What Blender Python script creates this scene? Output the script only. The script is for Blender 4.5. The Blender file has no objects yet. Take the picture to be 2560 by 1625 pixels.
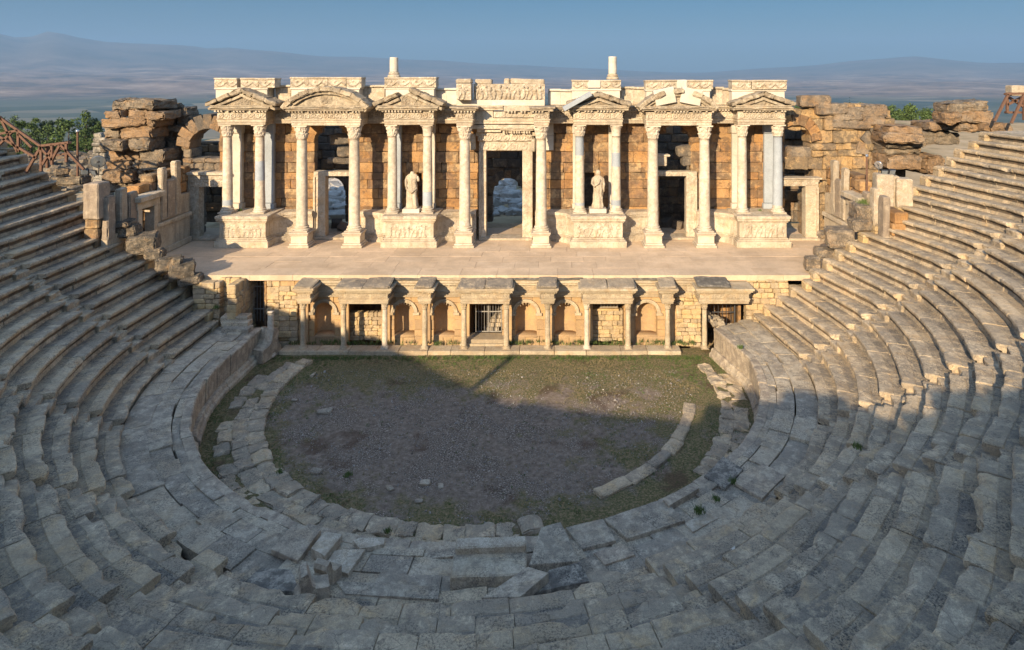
import bpy, math, random
from mathutils import Vector, noise, Matrix
random.seed(7)
S = bpy.context.scene
COL = S.collection
PI = math.pi
def rad(a): return math.radians(a)

# ------------------------------------------------------------------ camera
F = 1644.5; PX0 = 1389.2; PY0 = 184.0; CX = 2.712; CY = -26.37; CZ = 12.546
cam_d = bpy.data.cameras.new("camera"); cam = bpy.data.objects.new("camera", cam_d); COL.objects.link(cam)
cam.location = (CX, CY, CZ); cam.rotation_euler = (rad(90), 0, 0)
cam_d.sensor_width = 36; cam_d.sensor_fit = 'HORIZONTAL'
cam_d.lens = F / 2560 * 36
cam_d.shift_x = -(PX0 - 1280) / 2560; cam_d.shift_y = -(812.5 - PY0) / 2560
cam_d.clip_start = 0.1; cam_d.clip_end = 120000
S.camera = cam
# ------------------------------------------------------------------ light
SUN_EL = 20.5; SUN_AZ = 24.0            # the sun stands behind the camera and to its left
W = bpy.data.worlds.new("World"); S.world = W; W.use_nodes = True
wn = W.node_tree; bg = wn.nodes["Background"]; sky = wn.nodes.new("ShaderNodeTexSky")
sky.sky_type = 'NISHITA'; sky.sun_disc = False
sky.sun_elevation = rad(SUN_EL); sky.sun_rotation = rad(180 + SUN_AZ)
sky.altitude = 350; sky.air_density = 1.0; sky.dust_density = .4; sky.ozone_density = 4.0
tc = wn.nodes.new("ShaderNodeTexCoord"); sxw = wn.nodes.new("ShaderNodeSeparateXYZ"); rw = wn.nodes.new("ShaderNodeValToRGB"); mw = wn.nodes.new("ShaderNodeMix")
wn.links.new(tc.outputs['Generated'], sxw.inputs[0]); wn.links.new(sxw.outputs[2], rw.inputs[0])      # sky tint added: dimmer, bluer low over the valley, boosted overhead to lift shade
e = rw.color_ramp.elements; e[0].position = 0.; e[0].color = (.09, .12, .13, 1); e[1].position = .5; e[1].color = (2.2, 1.8, 1.46, 1); q = e.new(.16); q.color = (.03, .14, .185, 1)
mw.data_type = 'RGBA'; mw.blend_type = 'MULTIPLY'; mw.inputs[0].default_value = 1.
wn.links.new(sky.outputs[0], mw.inputs[6]); wn.links.new(rw.outputs[0], mw.inputs[7]); wn.links.new(mw.outputs[2], bg.inputs[0]); bg.inputs[1].default_value = 0.15
sd = bpy.data.lights.new("sun", 'SUN'); sd.energy = 5.0; sd.angle = rad(0.55); sd.color = (1.0, 0.80, 0.54)
sun = bpy.data.objects.new("sun", sd); COL.objects.link(sun)
LD = Vector((math.sin(rad(SUN_AZ)) * math.cos(rad(SUN_EL)), math.cos(rad(SUN_AZ)) * math.cos(rad(SUN_EL)), -math.sin(rad(SUN_EL))))
sun.rotation_euler = LD.to_track_quat('-Z', 'Y').to_euler(); sun.location = (-20, -60, 40)
S.view_settings.view_transform = 'Standard'; S.view_settings.look = 'None'
S.view_settings.exposure = 0.9; S.view_settings.gamma = 1.0
S.render.engine = 'CYCLES'
S.cycles.volume_bounces = 1; S.cycles.max_bounces = 6; S.cycles.diffuse_bounces = 3

# ------------------------------------------------------------------ helpers
def X(px, Z): return (px - PX0) / F * Z + CX        # photograph column at distance Z -> x
def ZZ(py, Z): return CZ - (py - PY0) / F * Z       # photograph row at distance Z -> height
def Y(Z): return Z + CY
def G(px, py, z=0.0):                               # point of the level z seen at (px, py)
    Z = F * (CZ - z) / (py - PY0); return Vector((X(px, Z), Y(Z), z))
def sst(a, b, x):
    t = max(0., min(1., (x - a) / (b - a))); return t * t * (3 - 2 * t)
def lerp(a, b, t): return a + (b - a) * t
def itp(x, tab):
    if x <= tab[0][0]: return tab[0][1]
    for (a, u), (b, v) in zip(tab, tab[1:]):
        if x <= b: return lerp(u, v, (x - a) / (b - a))
    return tab[-1][1]
def nz(x, y, z=0., s=1.): return noise.noise(Vector((x * s, y * s, z * s)))

def tag(o, label=None, cat=None, group=None, kind=None):
    if label: o['label'] = label
    if cat: o['category'] = cat
    if group: o['group'] = group
    if kind: o['kind'] = kind
    return o
def thing(name, label, cat, loc=(0, 0, 0), rz=0., group=None):
    o = bpy.data.objects.new(name, None); COL.objects.link(o); o.empty_display_size = .2
    o.location = loc; o.rotation_euler = (0, 0, rz)
    return tag(o, label, cat, group)
class MB:
    def __init__(s): s.v = []; s.f = []; s.m = []; s.xf = None
    def add(s, vs, fs, mi=0):
        b = len(s.v)
        if s.xf is not None: vs = [s.xf @ Vector(p) for p in vs]
        s.v += [tuple(p) for p in vs]
        s.f += [tuple(b + i for i in f) for f in fs]; s.m += [mi] * len(fs)
    def build(s, name, mats, parent=None, smooth=False):
        me = bpy.data.meshes.new(name)
        vs = s.v
        if parent is not None:
            M = pw(parent).inverted(); vs = [tuple(M @ Vector(p)) for p in vs]
        me.from_pydata(vs, [], s.f)
        if not isinstance(mats, (list, tuple)): mats = [mats]
        for m in mats: me.materials.append(m)
        if len(mats) > 1: me.polygons.foreach_set('material_index', s.m)
        if smooth: me.polygons.foreach_set('use_smooth', [True] * len(me.polygons))
        me.update()
        o = bpy.data.objects.new(name, me); COL.objects.link(o)
        if parent is not None: o.parent = parent
        return o
def pw(o):
    M = Matrix.LocRotScale(o.location, o.rotation_euler, o.scale)
    return pw(o.parent) @ M if o.parent else M
def copy_tree(o, parent=None):
    c = o.copy(); COL.objects.link(c); c.parent = parent
    for ch in list(o.children): copy_tree(ch, c)
    return c

_tpl = {}
def tpl(nx, ny, nz_):
    k = (nx, ny, nz_)
    if k in _tpl: return _tpl[k]
    ids = {}; pts = []; fs = []
    n = (nx, ny, nz_)
    def vid(i, j, l):
        q = (i, j, l)
        if q not in ids: ids[q] = len(pts); pts.append(q)
        return ids[q]
    for ax in range(3):
        a, b = [(1, 2), (2, 0), (0, 1)][ax]
        for sgn in (0, 1):
            for i in range(n[a] - 1):
                for j in range(n[b] - 1):
                    q = []
                    for (di, dj) in ((0, 0), (1, 0), (1, 1), (0, 1)):
                        c = [0, 0, 0]; c[ax] = sgn * (n[ax] - 1); c[a] = i + di; c[b] = j + dj
                        q.append(vid(*c))
                    fs.append(tuple(q) if sgn else tuple(reversed(q)))
    _tpl[k] = (pts, fs); return _tpl[k]
def block(mb, c, h, rot=None, rough=.02, bev=.03, n=(4, 4, 4), mi=0, fr=2.2, chip=0.):
    """a rough stone: centre c, half sizes h"""
    pts, fs = tpl(*n); T = []
    for a in range(3):
        b = min(bev, h[a] * .45); k = n[a]
        t = [-h[a], -h[a] + b]
        for i in range(1, k - 3): t.append(lerp(-h[a] + b, h[a] - b, i / (k - 3)))
        t += [h[a] - b, h[a]]
        T.append((t, b))
    vs = []; seed = random.random() * 50
    for q in pts:
        p = [T[a][0][q[a]] for a in range(3)]
        ex = [a for a in range(3) if q[a] in (0, n[a] - 1)]
        if len(ex) >= 2:
            for a in ex: p[a] -= math.copysign(T[a][1] * (.55 if len(ex) == 2 else .7), p[a])
        v = Vector(p)
        if rough:
            w = Vector((v.x, v.y, v.z * 1.7)) * fr + Vector((seed, seed * .7, seed * 1.3))
            d = noise.noise_vector(w) * rough + noise.noise_vector(w * 3.1) * rough * .45
            if chip and len(ex) >= 2:
                d -= v * (max(0, noise.noise(w * .8)) * chip)
            v = v + d
        if rot: v = rot @ v
        vs.append((v[0] + c[0], v[1] + c[1], v[2] + c[2]))
    mb.add(vs, fs, mi)
def rot(rx=0, ry=0, rz=0): return Matrix.Rotation(rz, 3, 'Z') @ Matrix.Rotation(ry, 3, 'Y') @ Matrix.Rotation(rx, 3, 'X')
def box(mb, x0, x1, y0, y1, z0, z1, mi=0):
    vs = [(x, y, z) for z in (z0, z1) for y in (y0, y1) for x in (x0, x1)]
    mb.add(vs, [(0, 2, 3, 1), (4, 5, 7, 6), (0, 1, 5, 4), (2, 6, 7, 3), (0, 4, 6, 2), (1, 3, 7, 5)], mi)
def beam(mb, a, b, w=.1, h=.1, mi=0):
    a = Vector(a); b = Vector(b); d = (b - a); L = d.length; d.normalize()
    up = Vector((0, 0, 1)) if abs(d.z) < .95 else Vector((0, 1, 0))
    s = d.cross(up).normalized(); u = s.cross(d)
    vs = [a + s * (i * w / 2) + u * (j * h / 2) + d * (L * k) for k in (0, 1) for j in (-1, 1) for i in (-1, 1)]
    mb.add(vs, [(0, 2, 3, 1), (4, 5, 7, 6), (0, 1, 5, 4), (2, 6, 7, 3), (0, 4, 6, 2), (1, 3, 7, 5)], mi)
def tube(mb, pts, r, n=8, mi=0, cap=True):
    pts = [Vector(p) for p in pts]; rs = r if isinstance(r, (list, tuple)) else [r] * len(pts)
    vs = []
    for i, p in enumerate(pts):
        d = (pts[min(i + 1, len(pts) - 1)] - pts[max(i - 1, 0)]).normalized()
        up = Vector((0, 0, 1)) if abs(d.z) < .9 else Vector((1, 0, 0))
        s = d.cross(up).normalized(); u = s.cross(d)
        for k in range(n):
            a = 2 * PI * k / n; vs.append(p + (s * math.cos(a) + u * math.sin(a)) * rs[i])
    fs = [(i * n + k, i * n + (k + 1) % n, (i + 1) * n + (k + 1) % n, (i + 1) * n + k) for i in range(len(pts) - 1) for k in range(n)]
    if cap: fs += [tuple(range(n - 1, -1, -1)), tuple((len(pts) - 1) * n + k for k in range(n))]
    mb.add(vs, fs, mi)
def lathe(mb, cx, cy, prof, n=24, fn=None, mis=None):
    vs = []
    for i, (r, z) in enumerate(prof):
        for k in range(n):
            a = 2 * PI * k / n
            rr = fn(r, z, a) if fn else r
            vs.append((cx + rr * math.cos(a), cy + rr * math.sin(a), z))
    b = len(prof)
    for i in range(b - 1):
        mi = mis[i] if mis else 0
        fs = [(i * n + k, i * n + (k + 1) % n, (i + 1) * n + (k + 1) % n, (i + 1) * n + k) for k in range(n)]
        if i == 0: mb.add(vs, [], 0); base = len(mb.v) - len(vs)
        mb.f += [tuple(base + q for q in f) for f in fs]; mb.m += [mi] * n
    mb.f.append(tuple(base + (b - 1) * n + k for k in range(n))); mb.m.append(mis[-1] if mis else 0)
    mb.f.append(tuple(base + k for k in range(n - 1, -1, -1))); mb.m.append(mis[0] if mis else 0)
def prism(mb, poly, z0, z1, mi=0):
    """vertical prism over a plan polygon (counter-clockwise)"""
    n = len(poly)
    vs = [(x, y, z0) for x, y in poly] + [(x, y, z1) for x, y in poly]
    mb.add(vs, [tuple(range(n - 1, -1, -1)), tuple(range(n, 2 * n))] + [(i, (i + 1) % n, n + (i + 1) % n, n + i) for i in range(n)], mi)
def slab_xz(mb, poly, y0, y1, mi=0):
    """prism of a polygon in x,z between y0 and y1"""
    n = len(poly)
    vs = [(x, y0, z) for x, z in poly] + [(x, y1, z) for x, z in poly]
    mb.add(vs, [tuple(range(n)), tuple(range(2 * n - 1, n - 1, -1))] + [(i, n + i, n + (i + 1) % n, (i + 1) % n) for i in range(n)], mi)

# ------------------------------------------------------------------ materials
def mat_nodes(name):
    m = bpy.data.materials.new(name); m.use_nodes = True; nt = m.node_tree; nt.nodes.clear()
    o = nt.nodes.new('ShaderNodeOutputMaterial'); p = nt.nodes.new('ShaderNodeBsdfPrincipled')
    nt.links.new(p.outputs[0], o.inputs[0]); p.inputs['Specular IOR Level'].default_value = .25
    return m, nt, p
def N(nt, t, **kw):
    n = nt.nodes.new(t)
    for k, v in kw.items():
        if k in n.inputs: n.inputs[k].default_value = v
        else: setattr(n, k, v)
    return n
def ramp(nt, src, stops, interp='LINEAR'):
    r = nt.nodes.new('ShaderNodeValToRGB'); e = r.color_ramp.elements; r.color_ramp.interpolation = interp
    while len(e) > 1: e.remove(e[-1])
    e[0].position = stops[0][0]; e[0].color = c4(stops[0][1])
    for p, c in stops[1:]:
        q = e.new(p); q.color = c4(c)
    nt.links.new(src, r.inputs[0]); return r.outputs[0]
def c4(c): return (c, c, c, 1) if isinstance(c, (int, float)) else (*c, 1)
def mix(nt, fac, a, b, mode='MIX'):
    m = nt.nodes.new('ShaderNodeMix'); m.data_type = 'RGBA'; m.blend_type = mode
    for i, s in ((0, fac), (6, a), (7, b)):
        if hasattr(s, 'links'): nt.links.new(s, m.inputs[i])
        elif i == 0: m.inputs[0].default_value = s
        else: m.inputs[i].default_value = c4(s)
    return m.outputs[2]
def math_(nt, op, a, b=0., c=None):
    m = nt.nodes.new('ShaderNodeMath'); m.operation = op
    for i, s in enumerate((a, b, c)):
        if s is None: continue
        if hasattr(s, 'links'): nt.links.new(s, m.inputs[i])
        else: m.inputs[i].default_value = s
    return m.outputs[0]
def noise_t(nt, pos, scale, detail=6, rough=.6, dist=0., out=0):
    n = nt.nodes.new('ShaderNodeTexNoise'); n.inputs['Scale'].default_value = scale; n.inputs['Detail'].default_value = detail
    n.inputs['Roughness'].default_value = rough; n.inputs['Distortion'].default_value = dist
    nt.links.new(pos, n.inputs['Vector']); return n.outputs[out]
def noise_add(nt, pos, sc, amt):
    n = noise_t(nt, pos, sc, 3, .5, 0, 1)
    s = N(nt, 'ShaderNodeVectorMath', operation='SUBTRACT'); nt.links.new(n, s.inputs[0]); s.inputs[1].default_value = (.5, .5, .5)
    k = N(nt, 'ShaderNodeVectorMath', operation='SCALE'); nt.links.new(s.outputs[0], k.inputs[0]); k.inputs[3].default_value = amt
    a = N(nt, 'ShaderNodeVectorMath', operation='ADD'); nt.links.new(pos, a.inputs[0]); nt.links.new(k.outputs[0], a.inputs[1])
    return a.outputs[0]
def stone(name, tints, lichen=(.10, .095, .085), lam=.5, warm=None, wam=.5, sc=1., bump=.5, rough=.92, speck=.35, topdirt=0., pits=.5, streak=0., crack=0., lvar=.22):
    """weathered stone: one tint per block, stains, lichen and pits"""
    m, nt, p = mat_nodes(name)
    g = N(nt, 'ShaderNodeNewGeometry'); pos = g.outputs['Position']
    nA = noise_t(nt, pos, .9 * sc, 4); nB = noise_t(nt, pos, 3.2 * sc, 8, .68); nC = noise_t(nt, pos, 13 * sc, 8, .78)
    f = math_(nt, 'ADD', math_(nt, 'MULTIPLY', g.outputs['Random Per Island'], .75), math_(nt, 'MULTIPLY', math_(nt, 'SUBTRACT', nA, .35), .8))
    k = len(tints)
    base = ramp(nt, f, [(i / (k - 1), c) for i, c in enumerate(tints)])
    if warm: base = mix(nt, ramp(nt, noise_t(nt, pos, 1.7 * sc, 6, .65, .6), [(.5, 0.), (.68, wam)]), base, warm)
    # every block has its own share of lichen
    thr = math_(nt, 'ADD', nB, math_(nt, 'MULTIPLY', math_(nt, 'SUBTRACT', g.outputs['Random Per Island'], .5), lvar))
    if topdirt:
        sx = N(nt, 'ShaderNodeSeparateXYZ'); nt.links.new(g.outputs['Normal'], sx.inputs[0])
        thr = math_(nt, 'ADD', thr, math_(nt, 'MULTIPLY', math_(nt, 'MAXIMUM', sx.outputs[2], 0.), topdirt))
    pit = mix(nt, ramp(nt, noise_t(nt, pos, 1.1 * sc, 4, .6), [(.46, 0.), (.56, 1.)]), (0, 0, 0), ramp(nt, noise_t(nt, pos, 24 * sc, 5, .75), [(.50, 0.), (.58, min(1., speck * 1.5))]))
    base = mix(nt, 1., base, ramp(nt, noise_t(nt, pos, .45 * sc, 5, .6), [(.3, .78), (.5, 1.), (.7, 1.16)]), 'MULTIPLY')
    col = mix(nt, ramp(nt, thr, [(.47, 0.), (.56, lam * .8), (.68, lam)]), base, lichen)
    col = mix(nt, ramp(nt, nC, [(.40, 0.), (.62, speck)]), col, lichen)
    col = mix(nt, pit, col, tuple(v * .5 for v in lichen))
    if streak:
        mp = N(nt, 'ShaderNodeMapping'); mp.inputs['Scale'].default_value = (5, 5, .5); nt.links.new(pos, mp.inputs[0])
        col = mix(nt, ramp(nt, noise_t(nt, mp.outputs[0], 1., 5, .6), [(.5, 0.), (.72, streak)]), col, lichen)
    if crack:
        vc = N(nt, 'ShaderNodeTexVoronoi', feature='DISTANCE_TO_EDGE'); vc.inputs['Scale'].default_value = 1.5 * sc; nt.links.new(noise_add(nt, pos, 2.2, .55), vc.inputs['Vector'])
        cm = ramp(nt, vc.outputs['Distance'], [(.004, crack), (.016, 0.)])
        col = mix(nt, math_(nt, 'MULTIPLY', cm, ramp(nt, nA, [(.42, 0.), (.58, 1.)])), col, (.05, .042, .035))
    col = mix(nt, 1., col, ramp(nt, noise_t(nt, pos, 60 * sc, 3), [(.3, .72), (.7, 1.2)]), 'MULTIPLY')
    nt.links.new(col, p.inputs['Base Color']); p.inputs['Roughness'].default_value = rough
    h = math_(nt, 'ADD', math_(nt, 'MULTIPLY', nB, .7), math_(nt, 'MULTIPLY', nC, .45))
    if pits:
        v = N(nt, 'ShaderNodeTexVoronoi'); v.inputs['Scale'].default_value = 26 * sc; nt.links.new(pos, v.inputs['Vector'])
        h = math_(nt, 'ADD', h, math_(nt, 'MULTIPLY', ramp(nt, v.outputs[0], [(.05, 0.), (.4, 1.)]), pits * .25))
    b = N(nt, 'ShaderNodeBump'); b.inputs['Strength'].default_value = bump; b.inputs['Distance'].default_value = .09
    nt.links.new(h, b.inputs['Height']); nt.links.new(b.outputs[0], p.inputs['Normal'])
    return m
def plain(name, col, rough=.6, metal=0., var=.15, sc=8.):
    m, nt, p = mat_nodes(name); g = N(nt, 'ShaderNodeNewGeometry')
    n = noise_t(nt, g.outputs['Position'], sc, 5)
    c = mix(nt, 1., col, ramp(nt, n, [(.25, 1 - var), (.75, 1 + var)]), 'MULTIPLY')
    nt.links.new(c, p.inputs['Base Color']); p.inputs['Roughness'].default_value = rough; p.inputs['Metallic'].default_value = metal
    return m

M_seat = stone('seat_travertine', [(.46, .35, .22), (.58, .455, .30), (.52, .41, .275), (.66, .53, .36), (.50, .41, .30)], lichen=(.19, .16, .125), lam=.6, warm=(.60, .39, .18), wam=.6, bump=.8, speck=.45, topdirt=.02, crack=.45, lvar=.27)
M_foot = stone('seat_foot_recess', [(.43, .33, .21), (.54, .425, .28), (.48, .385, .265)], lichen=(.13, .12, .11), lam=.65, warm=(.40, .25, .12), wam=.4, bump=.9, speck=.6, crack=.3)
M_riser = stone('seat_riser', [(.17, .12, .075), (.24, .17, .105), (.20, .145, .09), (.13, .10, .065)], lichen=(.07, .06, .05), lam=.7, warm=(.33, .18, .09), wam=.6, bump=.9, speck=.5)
M_cornice = stone('weathered_cornice', [(.46, .375, .26), (.54, .45, .32), (.49, .40, .28)], lichen=(.15, .12, .09), lam=.55, warm=(.42, .26, .12), wam=.5, bump=.8, speck=.4, topdirt=.07, sc=1.4)
M_wallm = stone('orchestra_marble', [(.46, .38, .27), (.52, .43, .31), (.42, .33, .24)], lichen=(.13, .10, .08), lam=.5, warm=(.5, .34, .18), wam=.35, bump=.5, speck=.25, streak=.5)
M_pave = stone('walkway_slabs', [(.46, .37, .26), (.57, .475, .34), (.51, .43, .32), (.62, .53, .40)], lichen=(.17, .145, .115), lam=.6, warm=(.55, .38, .2), wam=.45, bump=.8, speck=.42, crack=.4, lvar=.2)
M_white = stone('carved_marble', [(.54, .45, .33), (.62, .535, .41), (.58, .49, .37)], lichen=(.20, .15, .10), lam=.42, warm=(.50, .35, .19), wam=.55, bump=.7, speck=.34, pits=.5, sc=1.3, streak=.35)
M_bright = stone('restored_marble', [(.52, .465, .385), (.57, .515, .43)], lichen=(.33, .28, .2), lam=.25, bump=.2, speck=.1, pits=.1)
M_shaft = stone('veined_marble', [(.53, .45, .34), (.61, .53, .42), (.51, .42, .31)], lichen=(.26, .20, .145), lam=.4, warm=(.42, .30, .17), wam=.4, bump=.2, speck=.15, pits=.1, sc=1.6)
M_grey = stone('grey_repair_stone', [(.30, .33, .36), (.36, .39, .41)], lichen=(.25, .26, .28), lam=.3, bump=.15, speck=.08, pits=.1)
M_orange = stone('orange_travertine', [(.28, .15, .07), (.40, .215, .085), (.47, .28, .125), (.23, .14, .085), (.47, .33, .18), (.38, .205, .085), (.32, .23, .15)], lichen=(.11, .075, .05), lam=.75, warm=(.55, .27, .07), wam=.55, bump=.8, speck=.35, pits=.8)
M_ruin = stone('ruin_travertine', [(.20, .145, .10), (.33, .20, .10), (.27, .21, .15), (.37, .285, .19), (.18, .15, .12), (.35, .23, .12)], lichen=(.09, .08, .07), lam=.75, warm=(.46, .27, .12), wam=.45, bump=.9, speck=.5, topdirt=.06, pits=.9)
M_dark = stone('weathered_grey_slabs', [(.34, .29, .23), (.44, .39, .31), (.38, .33, .26)], lichen=(.085, .078, .068), lam=.85, bump=.8, speck=.6)
M_brown = stone('lichened_brown_stone', [(.22, .17, .12), (.30, .24, .17), (.36, .29, .20)], lichen=(.075, .068, .058), lam=.85, warm=(.42, .22, .07), wam=.5, bump=.9, speck=.6, topdirt=.08, pits=.9)
M_golden = stone('golden_travertine', [(.40, .25, .11), (.52, .34, .16), (.30, .21, .13), (.56, .39, .20), (.42, .26, .12)], lichen=(.12, .095, .07), lam=.75, warm=(.52, .29, .10), wam=.55, bump=.9, speck=.5, topdirt=.05, pits=.9)
M_niche = stone('niche_plaster', [(.40, .26, .125), (.45, .30, .155), (.38, .24, .115)], lichen=(.26, .19, .13), lam=.35, warm=(.58, .35, .13), wam=.5, bump=.4, speck=.25)
M_yellow = stone('yellow_rubble', [(.52, .38, .20), (.60, .44, .24), (.48, .37, .24), (.60, .49, .31)], lichen=(.20, .15, .10), lam=.45, warm=(.56, .34, .10), wam=.4, bump=.8, speck=.3)
M_pulp = stone('pulpitum_marble', [(.44, .355, .235), (.50, .415, .29), (.43, .33, .205)], lichen=(.2, .155, .11), lam=.4, warm=(.45, .28, .12), wam=.5, bump=.45, speck=.28, sc=1.3)
M_stage = stone('stage_slabs', [(.50, .365, .24), (.585, .44, .30), (.535, .395, .265), (.60, .465, .33)], lichen=(.36, .28, .20), lam=.3, bump=.2, speck=.16, pits=.1)
M_wood = plain('stained_timber', (.125, .068, .045), .8, 0, .35, 14)
M_iron = plain('painted_iron', (.10, .10, .105), .5, .6)
M_gate = plain('pale_iron_bars', (.36, .34, .31), .5, .5)
M_black = plain('black_housing', (.02, .02, .022), .5)
M_glass = plain('lamp_glass', (.35, .38, .40), .08, .7)
M_alu = plain('lamp_reflector', (.62, .64, .66), .2, .9)
M_bark = plain('bark', (.07, .055, .045), .9)

def leaf_mat(name, a, b):
    m, nt, p = mat_nodes(name); g = N(nt, 'ShaderNodeNewGeometry')
    c = ramp(nt, g.outputs['Random Per Island'], [(0, a), (1, b)])
    nt.links.new(c, p.inputs['Base Color']); p.inputs['Roughness'].default_value = .75
    return m
M_leaf = leaf_mat('pine_foliage', (.035, .062, .02), (.085, .125, .035))
M_leafd = leaf_mat('cypress_foliage', (.018, .036, .018), (.04, .065, .026))
M_weed = leaf_mat('weeds', (.05, .085, .02), (.12, .155, .045))
M_dry = leaf_mat('dry_grass', (.16, .13, .06), (.26, .21, .11))
M_peb = stone('pebbles', [(.22, .20, .185), (.34, .31, .28), (.48, .45, .40), (.28, .24, .2)], lam=.3, bump=.2)

# ================================================================== SETTING: terrain and far land
ZS = 3.27                                   # level of the stage
RIDGE = [(-400, 60), (0, 86), (60, 100), (105, 84), (130, 76), (160, 86), (200, 95), (260, 104), (330, 108), (400, 112), (470, 116), (520, 124), (570, 119), (640, 125),
         (720, 133), (800, 141), (900, 141), (1000, 148), (1100, 150), (1200, 158), (1300, 162), (1400, 168), (1500, 172), (1600, 178), (1750, 182), (1900, 171),
         (1990, 166), (2060, 160), (2130, 152), (2200, 148), (2250, 143), (2290, 141), (2340, 147), (2400, 153), (2460, 158), (2560, 156), (2900, 150)]
def h_near(x, y):
    R = math.hypot(x, y)
    if R < 26.5 and y < 9.5: return -.7
    back = 2.85
    bank = 9.3 if R < 27.4 else min(9.3 + (R - 27.4) * .26, 15.5)
    if abs(x) > 24 or R > 26.5:
        return lerp(bank, back, sst(-1, 7.5, y + .15 * max(0, R - 30)))
    return back
def h_land(x, y):
    dx, dy = x - CX, y - CY
    D = math.hypot(dx, dy)
    if D < 60: return h_near(x, y)
    h = h_near(x, y)
    if dy <= 0: return h
    px = PX0 + F * dx / dy
    px = max(-600, min(3200, px))
    e = itp(px, [(300, 97), (700, 120), (1900, 150), (2600, 160)])
    if D > e:
        t = D - e
        h -= min(t * .17, 243) if t > 0 else 0
    if D > 300: h += nz(x, y, 0, .004) * 6
    if D > 6500:
        pr = itp(px, RIDGE)
        top = (PY0 - pr) / F * dy + CZ                    # ridge height at this distance
        lf = 1 - sst(500, 1500, px)
        foot = -243 + (70 + 160 * lf + 60 * sst(1800, 2200, px)) * sst(6500, 15000, D) + nz(x, y, 3, .0009) * 70 * sst(7000, 11000, D) + nz(x, y, 1, .003) * 22 * sst(7000, 11000, D)
        DR = 24000
        rz = (PY0 - pr) / F * (DR * dy / D) + CZ
        k = sst(13500, DR, D)
        h = lerp(foot, rz, k ** 1.5)
        rough = (noise.fractal(Vector((x * .00045, y * .00045, .3)), 1., 2.1, 5)) * 190 * k * (1 - .85 * sst(20500, DR, D))
        h += rough * (.35 + .65 * lf)
        if D > DR: h = rz - (D - DR) * .08
    return h
def terrain():
    mb = MB(); rings = [0, 8, 16, 22, 25, 26.6, 27.4, 29, 31, 34, 37, 40, 44, 50, 58, 68, 80]
    r = 80
    while r < 34000: r *= 1.055; rings.append(r)
    na = 300; ang = []
    for i in range(na):                                    # more rays towards the view
        t = i / na * 2 - 1
        ang.append(PI / 2 + PI * (t * .55 + .45 * t ** 3))
    idx = []
    for ri_, rr in enumerate(rings):
        row = []
        for a in ang:
            x = math.cos(a) * rr + CX * sst(30, 80, rr); y = math.sin(a) * rr + CY * sst(60, 300, rr)
            row.append(len(mb.v)); mb.v.append((x, y, h_land(x, y) + (nz(x, y, 0, .2) * .15 if 26 < rr < 300 else 0)))
        idx.append(row)
    for i in range(len(rings) - 1):
        for j in range(na):
            k = (j + 1) % na
            if i == 0:
                mb.f.append((idx[0][0], idx[1][j], idx[1][k])); mb.m.append(0)
            else:
                mb.f.append((idx[i][j], idx[i + 1][j], idx[i + 1][k], idx[i][k])); mb.m.append(0)
    m, nt, p = mat_nodes('land')
    g = N(nt, 'ShaderNodeNewGeometry'); pos = g.outputs['Position']
    ln = N(nt, 'ShaderNodeVectorMath', operation='LENGTH'); nt.links.new(pos, ln.inputs[0]); D = ln.outputs[1]
    near = ramp(nt, noise_t(nt, pos, .25, 7, .65), [(.3, (.15, .13, .065)), (.45, (.34, .25, .14)), (.6, (.42, .31, .185)), (.72, (.50, .39, .26))])
    mp = N(nt, 'ShaderNodeMapping'); mp.inputs['Scale'].default_value = (1, 1, 1); nt.links.new(pos, mp.inputs[0])
    v = N(nt, 'ShaderNodeTexVoronoi'); v.inputs['Scale'].default_value = .0022; nt.links.new(noise_add(nt, pos, .0012, 160), v.inputs['Vector'])
    sp = N(nt, 'ShaderNodeSeparateColor'); nt.links.new(v.outputs['Color'], sp.inputs[0])
    plainc = ramp(nt, sp.outputs[0], [(0, (.02, .035, .02)), (.5, (.05, .065, .035)), (.85, (.10, .10, .06)), (1, (.24, .19, .12))])
    hill = ramp(nt, noise_t(nt, pos, .0011, 9, .7), [(.38, (.06, .045, .03)), (.48, (.19, .12, .075)), (.56, (.27, .18, .12)), (.70, (.48, .36, .26))])
    vill = ramp(nt, noise_t(nt, pos, .006, 5, .85), [(.66, 0.), (.72, .8)])
    hill = mix(nt, vill, hill, (.6, .55, .5))
    mtn = ramp(nt, noise_t(nt, pos, .0008, 9, .65), [(.35, (.05, .055, .04)), (.6, (.13, .105, .08))])
    col = mix(nt, ramp(nt, math_(nt, 'DIVIDE', D, 1000.), [(.3, 0.), (.9, 1.)]), near, plainc)
    dd = math_(nt, 'ADD', math_(nt, 'DIVIDE', D, 30000.), math_(nt, 'MULTIPLY', math_(nt, 'SUBTRACT', noise_t(nt, pos, .0004, 4), .5), .12))
    col = mix(nt, ramp(nt, dd, [(.24, 0.), (.29, 1.)]), col, hill)
    col = mix(nt, ramp(nt, dd, [(.52, 0.), (.66, 1.)]), col, mtn)
    nt.links.new(col, p.inputs['Base Color']); p.inputs['Roughness'].default_value = .95
    b = N(nt, 'ShaderNodeBump'); b.inputs['Strength'].default_value = .6; b.inputs['Distance'].default_value = .3
    nt.links.new(noise_t(nt, pos, 1.6, 8, .7), b.inputs['Height']); nt.links.new(b.outputs[0], p.inputs['Normal'])
    o = mb.build('terrain', m, None, True); tag(o, 'dry plateau falling to a hazy plain with hills and mountains', kind='structure')
terrain()

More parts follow.
